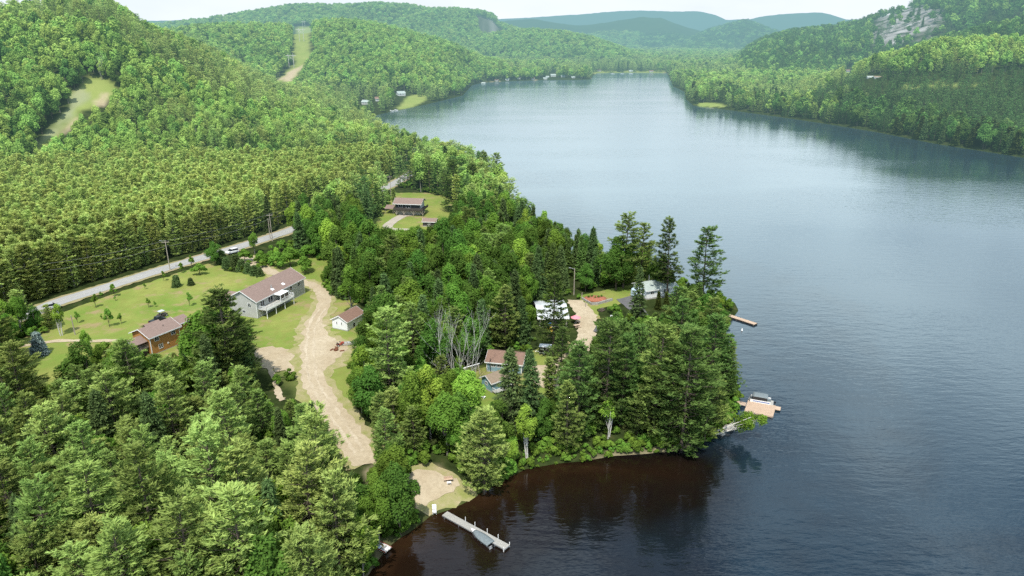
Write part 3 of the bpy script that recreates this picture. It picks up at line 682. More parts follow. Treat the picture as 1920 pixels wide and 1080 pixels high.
# small trees on the lawn, by the pixel of their foot
LAWN = [('T',206,614,5.6,"largest leafy sapling on the lawn behind the brown house"),('T',228,608,3.4,"leafy sapling just right of the largest sapling"),
 ('T',180,577,4.4,"thin sapling on the lawn edge nearest the road's left end"),('T',216,556,4.2,"dark-leaved sapling beside the road, left third of the lawn"),
 ('T',217,564,1.8,"tiny sapling below the dark-leaved roadside sapling"),('H',190,554,1.5,"low round bush at the road edge between two saplings"),
 ('T',272,543,2.2,"little sapling alone near the road, middle of the lawn"),('T',307,527,3.6,"thin sapling near the utility pole"),
 ('T',341,512,3.8,"sapling right of the utility pole"),('V',332,538,3.8,"larger conical young spruce on the lawn below the pole"),
 ('V',358,535,2.5,"smaller conical young spruce on the lawn below the pole"),('T',356,574,4.4,"upright sapling near the very large pine"),
 ('T',279,577,3.2,"slim sapling in the dry middle of the lawn"),('T',291,576,2.1,"small sapling beside the slim one in the dry patch"),
 ('T',191,598,1.6,"tiny sapling left of the largest sapling"),('T',146,606,3.6,"sapling at the left end of the lawn by the birch"),
 ('H',375,516,4.2,"round dark bush at the upper right of the lawn"),('T',360,504,5.0,"narrow leafy tree beside the round dark bush"),
 ('K',404,498,8.5,"full leafy tree at the road where the driveway begins"),('V',417,494,4.6,"young spruce just right of the full leafy roadside tree"),
 ('V',424,503,3.6,"young spruce at the lawn corner by the driveway mouth"),
 ('V',443,504,5.0,"first and tallest young spruce in the driveway row"),('V',454,508,4.0,"second young spruce in the driveway row"),
 ('V',466,512,3.6,"third young spruce in the driveway row"),('V',477,516,3.4,"fourth young spruce in the driveway row"),('V',488,518,3.0,"last small spruce of the driveway row near the grey house"),
 ('B',478,476,8,"slim leafy tree between the driveway and the road"),
 ('H',460,492,5.0,"round shrub at the driveway mouth"),('H',491,497,5.2,"round shrub second along the driveway"),('H',512,482,4.6,"pale shrub behind the driveway shrubs"),
 ('H',522,503,6.0,"large round bush above the grey house roof, left"),('H',545,500,7.0,"large round bush above the grey house roof, middle"),('H',572,512,6.0,"large round bush above the grey house roof, right"),
 ('H',531,470,4.2,"light bush by the road behind the large bushes"),('H',580,484,5.0,"wide shrub right of the large bushes"),
 ('H',1345,578,5.4,"round leafy bush at the tip of the point above the small dock"),('H',1366,580,3.6,"lower bright bush at the water's edge above the small dock"),
 ('H',1152,590,3.4,"dark shrub by the white lamp beside the lane"),('H',1085,560,1.7,"small round shrub by the utility pole at the lane"),
 ('H',545,712,3.2,"wide low shrub on the sand bank left of the drive"),('H',520,722,2.8,"low shrub on the sand bank slope"),
]
for k, px, py, h, lab in LAWN:
    x, y = G(px, py); add_tree(k, x, y, h, lab)
handxy = np.concatenate([handxy, np.array([G(px, py) for k, px, py, h, l in LAWN])])
# the leaning birch over the water
x, y = G(1330, 820); add_tree('L', x, y, 12, "white-trunked birch leaning far out over the water beside the wide dock", tilt=(R(8), R(62), 0), rz=0, v=1, z=.9)
# ------------------------------------------------------------------ planted pine rows across the road
C = []   # candidate arrays: x, y, h, kind, zone
def grid_points(x0, x1, y0, y1, s, jit):
    X, Y = np.meshgrid(np.arange(x0, x1, s), np.arange(y0, y1, s)); X[1::2] += s/2
    return X.ravel()+rng.uniform(-jit, jit, X.size)*s, Y.ravel()+rng.uniform(-jit, jit, X.size)*s
PLANT = np.array([G(*p) for p in [(-420,700),(-60,614),(120,548),(320,488),(470,446),(560,416),(640,384),(700,356),(735,335),(735,305),(660,300),(600,318),(500,326),(350,330),(200,332),(50,340),(-150,330),(-420,330)]])
X, Y = grid_points(-420, 0, 150, 430, 2.45, .38)
k = pip(X, Y, PLANT) & (pdist(X, Y, roadw, False) > 9) & (sdist(X, Y) > 4); X, Y = X[k], Y[k]
h = 14.8+rng.normal(0, 1.5, len(X))+3*(fbm(X, Y, 40, 61)-.5); Z = terr(X, Y); k = clear(X, Y, Z, h, 2.0); 
kd_ = np.where(pdist(X, Y, roadw, False) < 19, 'E', 'P'); kd_ = np.where((rng.uniform(0, 1, len(X)) < .04) & (kd_ == 'P'), 'E', kd_)
C.append((X[k], Y[k], h[k], kd_[k], np.full(k.sum(), 'plantation')))
# ------------------------------------------------------------------ woods near the lake
def pick(n, table):
    ks = list(table); p = np.array([table[q] for q in ks], float); return np.array(ks)[rng.choice(len(ks), n, p=p/p.sum())]
X, Y = grid_points(-330, 330, 60, 520, 4.6, .42)
s = sdist(X, Y); k = (s > 1.0) & (X < 200) & ~pip(X, Y, PLANT) & (hills(X, Y) < 3) & (np.hypot(X, Y) < 520); X, Y, s = X[k], Y[k], s[k]
k = free_ground(X, Y); X, Y, s = X[k], Y[k], s[k]
PX, PY = proj(X, Y, terr(X, Y))
n = len(X); kind = pick(n, dict(B=3, K=3, G=1, W=1.6, S=.6)); h = rng.uniform(9, 15, n)
z1 = (PX < 660) & (PY > 690); kind[z1] = pick(z1.sum(), dict(W=4, Y=2.4, B=1.1, G=.5, K=.9, S=.6)); h[z1] = rng.uniform(9, 19, z1.sum())
z2 = (PX > 560) & (PX < 1060) & (PY > 430) & (PY < 690); kind[z2] = pick(z2.sum(), dict(K=4, B=2.4, G=.25, W=1.0, S=1.4, N=.6)); h[z2] = rng.uniform(11, 18, z2.sum())
z3 = (PX > 700) & (PX < 1090) & (PY > 730); kind[z3] = pick(z3.sum(), dict(G=1.3, B=3.5, K=1.2, W=.8)); h[z3] = rng.uniform(6, 13, z3.sum())
z4 = (PX > 1060) & (PY > 600); kind[z4] = pick(z4.sum(), dict(D=3, W=1, K=1)); h[z4] = rng.uniform(9, 19, z4.sum())
z5 = (PY < 430) & (PX > 560); kind[z5] = pick(z5.sum(), dict(W=3, Y=1, G=.7, B=1.2, P=.8, D=1.2, S=.4)); h[z5] = rng.uniform(13, 21, z5.sum())
z6 = (PX > 960) & (PY > 430) & (PY < 560); kind[z6] = pick(z6.sum(), dict(S=3, K=2.5, B=1.5, N=1, L=.6)); h[z6] = rng.uniform(10, 17, z6.sum())
z7 = (PX < 330) & (PY < 690); kind[z7] = pick(z7.sum(), dict(B=2, G=2, K=2, Y=1)); h[z7] = rng.uniform(6, 11, z7.sum())
zone = np.full(n, 'midwood', dtype='<U12'); zone[z1] = 'frontwood'; zone[z3] = 'beachwood'; zone[z4] = 'pointpines'; zone[z5] = 'farpoint'; zone[z6] = 'lakeedge'; zone[z7] = 'leftlawn'
h = np.where(s < 5, np.minimum(h, 11), h)
done = np.zeros(n, bool); Z = terr(X, Y)
for f in (1.0, .72, .5):   # a tree that would hide something tries again smaller
    rad = np.array([KIND[q]['R']/KIND[q]['h'] for q in kind])*h*f*.9
    ok = clear(X, Y, Z, h*f, rad) & ~done; h = np.where(ok, h*f, h); done |= ok
hd = np.array([np.hypot(handxy[:, 0]-a, handxy[:, 1]-c).min() for a, c in zip(X, Y)])
done &= hd > 2.6
o = np.argsort(-h); keepi = []; cell = {}
for i in o:   # keep crowns a little apart, tallest first
    if not done[i]: continue
    r_ = 3.3 if h[i] > 9 else 2.6; c0 = (int(X[i]//4), int(Y[i]//4)); bad = False
    for a in (-1, 0, 1):
        for c in (-1, 0, 1):
            for j in cell.get((c0[0]+a, c0[1]+c), ()):
                if (X[i]-X[j])**2+(Y[i]-Y[j])**2 < r_*r_: bad = True
    if not bad: keepi.append(i); cell.setdefault(c0, []).append(i)
k = np.array(keepi); NEAR = (X[k], Y[k], h[k], kind[k], zone[k])
# ------------------------------------------------------------------ hills, valley and the far shore
def ring(d0, d1, s, a0=-50, a1=48):
    out = [];
    d = d0
    while d < d1:
        st = s/d; a = np.arange(R(a0), R(a1), st); a = a+rng.uniform(-.45, .45, len(a))*st; q = d+rng.uniform(-.5, .5, len(a))*s
        out.append(np.stack([q*np.sin(a), q*np.cos(a)])); d += s
    return np.concatenate(out, 1)
for d0, d1, s_, wide in ((330, 800, 6.0, 1), (800, 1500, 8.0, 1.15), (1500, 2700, 12.0, 1.5), (2700, 4600, 19.0, 2.2)):
    X, Y = ring(d0, d1, s_); s = sdist(X, Y); hl = hills(X, Y)
    k = (s > 2.5) & ~pip(X, Y, PLANT) & ~((hl < 3) & (np.hypot(X, Y) < 520) & (X < 200)) & (pdist(X, Y, roadw, False) > 7) & ~pip(X, Y, POND)
    X, Y, s, hl = X[k], Y[k], s[k], hl[k]
    h = rng.uniform(11, 19, len(X))*(wide**.5); Z = terr(X, Y); PX, PY = proj(X, Y, Z)
    k = visible(X, Y, Z+h) & clear(X, Y, Z, h, 2.5, d0 < 800) & (PX > -160) & (PX < 2080) & free_ground(X, Y); X, Y, s, hl, h, Z, PX, PY = (q[k] for q in (X, Y, s, hl, h, Z, PX, PY))
    n = len(X); nz = fbm(X, Y, 120 if d0 < 1500 else 260, 51)+rng.normal(0, .07, n); D = np.hypot(X, Y); right = PX > 1200
    kind = np.where(nz > (.455 if d0 < 800 else .5), pick(n, dict(W=3, Y=3, D=.5)), pick(n, dict(B=3, G=3, K=1)))
    vl = (hl < 4) & (D > 700); kind[vl] = np.where(nz[vl] > .47, pick(vl.sum(), dict(W=3, Y=1, D=1, S=.5)), pick(vl.sum(), dict(B=3, G=2, K=1)))
    up = (hl > 6) & (D > 950) & ~right; kind[up] = pick(up.sum(), dict(B=4, G=3, K=1.2, W=.8))
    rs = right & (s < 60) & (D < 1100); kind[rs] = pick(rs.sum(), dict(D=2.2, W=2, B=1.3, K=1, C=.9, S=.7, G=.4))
    rs2 = rs & (PX > 1560); kind[rs2] = pick(rs2.sum(), dict(D=3, K=2.4, C=1.2, S=1.0, W=.35))  # shade on this stretch of shore comes from darker tree kinds
    gp = right & (PX > 1600) & (hl > 3) & (D < 1180) & (s > 140); kind[gp] = pick(gp.sum(), dict(G=6, B=2, Y=.5))  # sunlight on the rise put into the colour by light green kinds
    dp_ = right & (s > 45) & (PY > 150-(PX-1540)*.035) & (PX > 1480+rng.normal(0, 25, n)) & (D < 900); kind[dp_] = 'D'; h[dp_] = rng.uniform(13, 15, dp_.sum())  # cloud-shadow band painted with nothing but dark pines
    mt = right & (hl > 8) & (D > 1180); kind[mt] = pick(mt.sum(), dict(D=2.5, K=2.5, S=1, B=1.2))  # cloud shade on the mountain imitated by mostly dark kinds
    wx_, wy_ = azel(1700, 45)[0], 0
    rk_ = mt & (np.abs(PX-1698) < 66) & (PY > 14) & (PY < 84) & (rng.uniform(0, 1, n) < .86)
    zone = np.full(n, 'hill', dtype='<U12'); zone[vl] = 'valley'; zone[up] = 'farhill'; zone[right] = 'farwood'; zone[rs] = 'rightshore'; zone[gp] = 'brighthill'; zone[mt] = 'mountain'
    k = ~rk_; C.append((X[k], Y[k], h[k], kind[k], zone[k]))
    if wide > 1: WIDE = wide
X, Y, h, kind, zone = (np.concatenate([c[i] for c in C]) for i in range(5))
LABEL = {
 'plantation': ("in the evenly planted stand across the road", "red pines of the planted stand"),
 'hill': ("on the steep left hillside", "trees on the steep left hillside"),
 'valley': ("on the flat land around the far end of the lake", "trees at the far end of the lake"),
 'farhill': ("on the rounded hill with the power line cut", "trees on the rounded hill behind"),
 'farwood': ("in the wood behind the right shore", "trees in the wood behind the right shore"),
 'rightshore': ("in the shaded row along the right shore", "trees lining the right shore"),
 'brighthill': ("on the sunlit rise behind the right shore", "sunlit trees on the right rise"),
 'mountain': ("on the dark rocky mountain at the right", "trees on the rocky right mountain"),
 'frontwood': ("filling the foreground wood between the tall pines", "filling trees of the foreground wood"),
 'midwood': ("filling the wood between the grey house and the lake", "filling trees of the middle wood"),
 'beachwood': ("filling the leafy wood behind the beach", "filling trees behind the beach"),
 'pointpines': ("under the big front pines on the point", "smaller trees under the front pines"),
 'farpoint': ("along the lake beyond the far brown-roofed house", "trees along the lake beyond the far house"),
 'lakeedge': ("along the lake edge behind the sandy lane", "trees along the lake behind the lane"),
 'leftlawn': ("at the left end of the road", "leafy trees at the left end of the road"),
}
KW = {'Q': 'spruce', 'E': 'red pine', 'W': 'pine', 'Y': 'pine', 'D': 'pine', 'A': 'pine', 'P': 'red pine', 'S': 'spruce', 'N': 'spruce', 'C': 'cedar', 'B': 'broadleaf', 'G': 'broadleaf', 'K': 'broadleaf', 'L': 'birch'}
VERB = {'Q': 'spruce', 'W': 'pine', 'Y': 'pale pine', 'D': 'dark pine', 'A': 'dark pine', 'P': 'red pine', 'E': 'red pine', 'S': 'spruce', 'N': 'fir', 'C': 'cedar', 'B': 'broadleaf tree', 'G': 'light green broadleaf tree', 'K': 'dark broadleaf tree', 'L': 'birch'}
count = {}
for k, *_ in HAND: count[KW.get(k, k)] = count.get(KW.get(k, k), 0)+1
def auto_label(k, zn):
    a, g = LABEL[zn]; return VERB[k]+" standing "+a if not a.startswith('filling') else VERB[k]+" "+a, g+", "+VERB[k]
# everything goes through one ranking: trees are splatted front to back and the ones that show most pixels become objects of their own
NN = len(NEAR[0])
X, Y, h, kind, zone = (np.concatenate([a_, b_]) for a_, b_ in zip(NEAR, (X, Y, h, kind, zone)))
D = np.hypot(X, Y); Z = terr(X, Y)
cov_ = np.zeros((540, 960), bool); area = np.zeros(len(X))
hx_, hy_, hz_ = handxy[:, 0], handxy[:, 1], terr(handxy[:, 0], handxy[:, 1])
allx = np.concatenate([X, hx_]); ally = np.concatenate([Y, hy_]); allz = np.concatenate([Z, hz_])
allh = np.concatenate([h, [q[3] for q in HAND], [q[3] for q in LAWN]]); allk = np.concatenate([kind, [q[0] for q in HAND], [q[0] for q in LAWN]])
rr_ = np.array([KIND[q]['R']/KIND[q]['h'] for q in allk])*allh
tx, ty = proj(allx, ally, allz+allh); bx, by = proj(allx, ally, allz+allh*.12); dist_ = np.sqrt(allx**2+ally**2+80**2)
hw = np.maximum(rr_*F/dist_*.75, 1.0)
for i in np.argsort(dist_):
    x0, x1 = int((bx[i]+tx[i])/2-hw[i])//2, int((bx[i]+tx[i])/2+hw[i])//2+1; y0, y1 = int(ty[i])//2, int(by[i])//2+1
    x0, x1, y0, y1 = max(x0, 0), min(x1, 960), max(y0, 0), min(y1, 540)
    if x1 <= x0 or y1 <= y0: continue
    w_ = cov_[y0:y1, x0:x1]
    if i < len(X): area[i] = (~w_).sum()
    w_[:] = True
count = {}
for k, *_ in HAND+LAWN: count[KIND[k]['name']] = count.get(KIND[k]['name'], 0)+1
single = np.zeros(len(X), bool)
for i in np.argsort(-area):
    if area[i] < 3: break
    nm = KIND[kind[i]]['name']
    if count.get(nm, 0) >= 299: continue
    count[nm] = count.get(nm, 0)+1; single[i] = True
    a, g = auto_label(kind[i], zone[i]); add_tree(kind[i], X[i], Y[i], h[i], a, g, lod=0 if D[i] < 290 else 1)
NEARM = np.arange(len(X)) < NN
print("near trees", NN, "far candidates", len(X)-NN, "single", single.sum(), count)
# ------------------------------------------------------------------ everything past that count: one object per kind, instanced on points
def stuff(name, label, x, y, z, sc, wd, var, protos):
    me = bpy.data.meshes.new(name); n = len(x); me.vertices.add(n)
    me.vertices.foreach_set("co", np.stack([x, y, z], -1).astype(np.float32).ravel())
    for nm, ty, v in (("sc", 'FLOAT', sc), ("wd", 'FLOAT', wd), ("rz", 'FLOAT', rng.uniform(0, 6.28, n)), ("var", 'INT', var)):
        at = me.attributes.new(nm, ty, 'POINT'); at.data.foreach_set("value", np.asarray(v, np.int32 if ty == 'INT' else np.float32))
    o = link(name, me); ng = bpy.data.node_groups.new(name, 'GeometryNodeTree')
    ng.interface.new_socket('Geometry', in_out='INPUT', socket_type='NodeSocketGeometry'); ng.interface.new_socket('Geometry', in_out='OUTPUT', socket_type='NodeSocketGeometry')
    N = ng.nodes.new; gi = N('NodeGroupInput'); go = N('NodeGroupOutput'); jn = N('GeometryNodeJoinGeometry')
    def attr(nm, ty):
        a = N('GeometryNodeInputNamedAttribute'); a.data_type = ty; a.inputs[0].default_value = nm
        return [q for q in a.outputs if q.enabled and q.name == 'Attribute'][0]
    rzc = N('ShaderNodeCombineXYZ'); ng.links.new(attr('rz', 'FLOAT'), rzc.inputs[2])
    scc = N('ShaderNodeCombineXYZ'); a = attr('wd', 'FLOAT'); ng.links.new(a, scc.inputs[0]); ng.links.new(a, scc.inputs[1]); ng.links.new(attr('sc', 'FLOAT'), scc.inputs[2])
    va = attr('var', 'INT')
    for i, po in enumerate(protos):
        cp = N('FunctionNodeCompare'); cp.data_type = 'INT'; cp.operation = 'EQUAL'
        ins = [q for q in cp.inputs if q.enabled]; ng.links.new(va, ins[0]); ins[1].default_value = i
        oi = N('GeometryNodeObjectInfo'); oi.inputs['Object'].default_value = po; oi.inputs['As Instance'].default_value = True
        ip = N('GeometryNodeInstanceOnPoints'); ng.links.new(gi.outputs[0], ip.inputs['Points']); ng.links.new(cp.outputs[0], ip.inputs['Selection'])
        ng.links.new(oi.outputs['Geometry'], ip.inputs['Instance']); ng.links.new(rzc.outputs[0], ip.inputs['Rotation']); ng.links.new(scc.outputs[0], ip.inputs['Scale'])
        ng.links.new(ip.outputs[0], jn.inputs[0])
    ng.links.new(jn.outputs[0], go.inputs[0])
    md = o.modifiers.new("trees", 'NODES'); md.node_group = ng
    return tag(o, label, "trees", kind='stuff')
rest = ~single
for kw, nm, lab in (('pine', 'pine_forest', "mass of pines over the hills and far shores"), ('red pine', 'red_pine_plantation', "inner rows of the planted red pine stand"),
                ('broadleaf', 'broadleaf_forest', "mass of broadleaf trees over the hills and valley"), ('spruce', 'spruce_forest', "scattered far spruces among the distant woods"), ('cedar', 'cedar_forest', "far cedars along the distant shore")):
    ks = [q for q in KIND if KW.get(q) == kw]; mk = rest & np.isin(kind, ks)
    if not mk.any(): continue
    protos = []; table = {}
    for q in ks:
        if not (kind[mk] == q).any(): continue
        for lod in ((0, 1, 2) if kw != 'red pine' else (1,)):
            for v in range(2 if lod < 2 else 3): 
                v = v % KIND[q]['nv']; po = bpy.data.objects.new(KIND[q]['name'], tree_mesh(q, lod if lod else -1, v)[0]); table.setdefault((q, lod), []).append(len(protos)); protos.append(po)
    xx, yy, hh2, kk = X[mk], Y[mk], h[mk], kind[mk]; dd_ = np.hypot(xx, yy); var = np.zeros(len(xx), int)
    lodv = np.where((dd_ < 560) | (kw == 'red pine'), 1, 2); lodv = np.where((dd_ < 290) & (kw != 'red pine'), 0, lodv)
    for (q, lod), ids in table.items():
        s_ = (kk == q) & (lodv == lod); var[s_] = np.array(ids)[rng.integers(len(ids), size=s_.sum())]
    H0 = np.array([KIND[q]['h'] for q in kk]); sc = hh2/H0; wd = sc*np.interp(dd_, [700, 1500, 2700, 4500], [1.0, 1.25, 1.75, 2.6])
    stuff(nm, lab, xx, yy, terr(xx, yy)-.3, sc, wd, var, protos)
# ------------------------------------------------------------------ undergrowth
X, Y = grid_points(-260, 260, 60, 430, 2.5, .45)
s = sdist(X, Y); k = (s > .4) & (X < 190) & ~pip(X, Y, PLANT) & (hills(X, Y) < 4); X, Y = X[k], Y[k]
k = free_ground(X, Y); X, Y = X[k], Y[k]; Z = terr(X, Y); h = rng.uniform(1.0, 3.2, len(X)); k = clear(X, Y, Z, h, h*.5) & (rng.uniform(0, 1, len(X)) < .75); X, Y, Z, h = X[k], Y[k], Z[k], h[k]
protos = [bpy.data.objects.new("shrub", tree_mesh('H', 1, v)[0]) for v in range(3)]
SX, SY = grid_points(-60, 75, 85, 185, 1.25, .48); ss = sdist(SX, SY); qx, qy = proj(SX, SY, 0*SX)
k = (ss > -.2) & (ss < 4.2) & (((qx > 925) & (qx < 1392) & (qy > 700)) | ((qx > 640) & (qx < 800) & (qy > 968))) & ~((qx > 690) & (qx < 740) & (qy > 1005) & (qy < 1045)) & (rng.uniform(0, 1, len(SX)) < .8)
SX, SY = SX[k], SY[k]; X, Y, Z, h = np.concatenate([X, SX]), np.concatenate([Y, SY]), np.concatenate([Z, terr(SX, SY)]), np.concatenate([h, rng.uniform(.7, 1.9, len(SX))])
o = stuff("undergrowth", "low leafy undergrowth between the trees and along the shore", X, Y, Z-.1, h/3.0, h/3.0*1.15, rng.integers(3, size=len(X)), protos); o['category'] = "undergrowth"
PR = np.array([G(*p) for p in [(-300,650),(110,555),(320,492),(530,430),(690,360),(680,352),(520,418),(310,478),(100,540),(-300,630)]])
# ------------------------------------------------------------------ draped sheets: lawns, gravel, road
def drape(name, W, off, mat, cell=4.0, jit=.35, kind='structure'):
    """W: world outline; edges roughened, cut on a grid and laid on the ground"""
    W = np.asarray(W); P = []
    for i in range(len(W)):
        a, c = W[i], W[(i+1) % len(W)]; n = max(1, int(np.hypot(*(c-a))/1.3)); nrm = np.array([-(c-a)[1], (c-a)[0]])/(np.hypot(*(c-a))+1e-6)
        for k in range(n):
            q = a+(c-a)*k/n; P.append(q+nrm*rng.normal(0, jit))
    bm = bmesh.new(); vs = [bm.verts.new((p[0], p[1], 0)) for p in P]; f = bm.faces.new(vs)
    bmesh.ops.triangulate(bm, faces=[f])
    xs = np.array(P)
    for ax in (0, 1):
        for v in np.arange(math.floor(xs[:, ax].min()/cell)*cell, xs[:, ax].max(), cell):
            co = [0, 0, 0]; no = [0, 0, 0]; co[ax] = v; no[ax] = 1
            bmesh.ops.bisect_plane(bm, geom=bm.verts[:]+bm.edges[:]+bm.faces[:], plane_co=co, plane_no=no)
    bm.verts.ensure_lookup_table(); c = np.array([v.co[:] for v in bm.verts]); z = terr(c[:, 0], c[:, 1])+off
    for v, zz in zip(bm.verts, z): v.co.z = zz
    for f in bm.faces:
        f.smooth = True
        if f.normal.z < 0: f.normal_flip()
    me = bpy.data.meshes.new(name); bm.to_mesh(me); bm.free(); me.materials.append(mat)
    return tag(link(name, me), kind=kind)
def ribbon(pts, wid):
    pts = np.asarray(pts); q = []; t = np.linspace(0, len(pts)-1, len(pts)*6)
    i = np.clip(t.astype(int), 0, len(pts)-2); f = (t-i)[:, None]
    p0 = pts[np.maximum(i-1, 0)]; p1 = pts[i]; p2 = pts[i+1]; p3 = pts[np.minimum(i+2, len(pts)-1)]
    C_ = .5*((2*p1)+(-p0+p2)*f+(2*p0-5*p1+4*p2-p3)*f**2+(-p0+3*p1-3*p2+p3)*f**3)
    w_ = np.interp(t, np.arange(len(pts)), np.broadcast_to(wid, (len(pts),)))
    d = np.gradient(C_, axis=0); d /= np.linalg.norm(d, axis=1, keepdims=True); n = np.stack([-d[:, 1], d[:, 0]], 1)
    return np.concatenate([C_+n*w_[:, None]/2, (C_-n*w_[:, None]/2)[::-1]])
def ground_mat(name, a, c, d, s1=.06, s2=.5, spots=None):
    m, t = nt_mat(name); b = NB(t); P = b.pos()
    n1 = b.noise(s1, 5, P, .6); n2 = b.noise(s2, 4, P, .6)
    col = b.mix(b.math('MULTIPLY_ADD', b.math('SUBTRACT', n1, .5), 3.2, .5, clamp=True), a, c)
    col = b.mix(b.math('MULTIPLY', b.math('SUBTRACT', n2, .40, clamp=True), 2.0, clamp=True), col, d)
    if spots: col = b.mix(b.math('MULTIPLY', b.math('SUBTRACT', b.noise(.16, 5, P, .65), .535), 8.0, clamp=True), col, spots)
    df = b.n('ShaderNodeBsdfDiffuse'); b.l(col, df.inputs[0])
    bp = b.n('ShaderNodeBump'); bp.inputs['Strength'].default_value = .5; bp.inputs['Distance'].default_value = .12; b.l(n2, bp.inputs['Height']); b.l(bp.outputs[0], df.inputs['Normal'])
    b.finish(df.outputs[0]); return m
M['lawn'] = ground_mat("lawn_grass", (.12, .205, .035), (.25, .265, .075), (.19, .19, .055), spots=(.27, .215, .11))
M['gravel'] = ground_mat("pale_gravel", (.47, .40, .29), (.37, .30, .20), (.30, .245, .165), .13, 1.1)
M['track'] = ground_mat("pressed_gravel", (.51, .44, .33), (.42, .35, .25), (.33, .275, .19), .3, 1.6)
M['fringe'] = ground_mat("thin_grass_on_gravel", (.21, .23, .07), (.36, .30, .19), (.27, .26, .10), .35, 1.6)
M['asphalt_old'] = ground_mat("worn_asphalt", (.345, .345, .335), (.31, .31, .305), (.29, .29, .28), .12, .9)
M['asphalt_new'] = ground_mat("dark_asphalt", (.12, .12, .125), (.15, .15, .15), (.10, .10, .10), .12, 1.2)
M['shoulder'] = ground_mat("gravel_shoulder", (.33, .27, .18), (.25, .24, .10), (.22, .20, .10), .1, .7)
M['concrete'] = ground_mat("pale_concrete", (.42, .38, .32), (.36, .32, .27), (.30, .27, .22), .2, 1.2)
M['paint_line'] = simple_mat("road_paint", (.62, .60, .50), .8, .2, 2)
gp_ = lambda q: [G(*p) for p in q]
drape("lawn", gp_([(40,640),(100,592),(200,556),(320,516),(408,490),(420,508),(470,514),(500,535),(470,560),(440,600),(385,650),(345,668),(285,682),(200,665),(120,645)]), .06, M['lawn'])
drape("lawn", gp_([(20,650),(70,622),(200,648),(240,690),(190,760),(95,775),(45,710)]), .09, M['lawn'])
drape("lawn", gp_([(452,600),(478,530),(500,498),(575,462),(640,470),(655,560),(695,582),(695,640),(660,700),(690,770),(640,760),(570,690),(500,665),(465,640)]), .12, M['lawn'])
drape("lawn", gp_([(672,448),(712,398),(728,362),(862,362),(866,425),(800,445),(740,440)]), .07, M['lawn'])
drape("lawn", gp_([(1084,556),(1130,545),(1210,530),(1200,560),(1150,572),(1120,580),(1128,600),(1112,598),(1100,575)]), .07, M['lawn'])
drape("lawn", gp_([(868,705),(905,690),(1010,655),(1068,640),(1075,690),(1060,740),(960,760),(900,770),(880,760)]), .06, M['lawn'])
drape("road_shoulder", ribbon(roadw, 8.8), .16, M['shoulder'], jit=.3)
drape("road", ribbon(roadw, 6.0), .20, M['asphalt_old'], jit=.05)
tag(drape("road_marking", ribbon(roadw+0.0, .16), .24, M['paint_line'], jit=0.0))
DR = [(458,482,4.4),(476,496,4.2),(510,511,3.8),(552,526,3.8),(588,537,3.8),(606,553,3.8),(605,580,4.0),(588,606,4.4),(583,640,4.8),(583,680,5.0),(587,712,5.2),(602,742,5.4),(626,776,5.8),(652,816,6.4),(673,850,5.6),(684,874,3.6)]
drape("grass_verge", ribbon([G(a, c) for a, c, _ in DR], [w_+3.2 for *_, w_ in DR]), .175, M['fringe'], jit=.55)
drape("gravel_driveway", ribbon([G(a, c) for a, c, _ in DR], [w_ for *_, w_ in DR]), .20, M['gravel'], jit=.28, kind='structure')
for sg in (-.85, .85):
    q_ = np.array([G(a, c) for a, c, _ in DR[6:-1]]); d_ = np.gradient(q_, axis=0); d_ /= np.linalg.norm(d_, axis=1, keepdims=True)
    drape("wheel_track", ribbon(q_+np.stack([-d_[:, 1], d_[:, 0]], 1)*sg*rng.uniform(.9, 1.1), .6), .225, M['track'], jit=.2)
drape("gravel_yard", gp_([(578,618),(608,608),(622,632),(644,642),(648,660),(622,684),(604,700),(572,700),(566,660)]), .19, M['gravel'], jit=.5)
drape('yard_edge', gp_([(566,610),(616,600),(634,632),(660,640),(664,668),(632,700),(606,716),(556,716),(545,655)]), .155, M['fringe'], jit=.8)
drape("sand_bank", gp_([(474,658),(510,650),(545,656),(572,668),(580,700),(530,698),(490,690)]), .15, M['gravel'], jit=.6)
drape("sandy_lane", gp_([(1064,562),(1094,564),(1106,580),(1121,592),(1119,612),(1111,640),(1098,674),(1075,702),(1050,728),(1004,728),(998,690),(1030,682),(1060,662),(1080,640),(1087,610),(1076,585)]), .13, M['gravel'], jit=.35)
drape("asphalt_pad", gp_([(1156,562),(1184,555),(1198,566),(1216,592),(1208,604),(1180,582)]), .16, M['asphalt_new'], jit=.1)
drape("asphalt_pad", gp_([(1111,622),(1118,611),(1128,612),(1124,624)]), .19, M['asphalt_new'], jit=.08)
drape("concrete_drive", ribbon([G(*p) for p in [(778,402),(758,404),(742,412),(727,424),(735,430),(772,431)]], [5,4.5,4.2,4.4,3.6,3]), .14, M['concrete'], jit=.08)
drape("beach_edge", gp_([(755,878),(790,868),(835,880),(872,900),(900,915),(893,930),(868,944),(838,956),(808,964),(786,950),(764,925)]), .06, M['fringe'], jit=.6)
drape("beach_sand", gp_([(766,890),(784,878),(802,884),(818,882),(836,892),(856,898),(862,910),(850,914),(852,924),(836,928),(822,942),(806,944),(798,952),(782,942),(772,922)]), .10, M['gravel'], jit=.45)
drape("footpath", ribbon([G(*p) for p in [(505,690),(516,716),(524,742),(530,752)]], 1.3), .14, M['gravel'], jit=.15)
drape("footpath", ribbon([G(*p) for p in [(235,640),(170,640),(110,640),(40,650)]], 1.6), .16, M['gravel'], jit=.2)
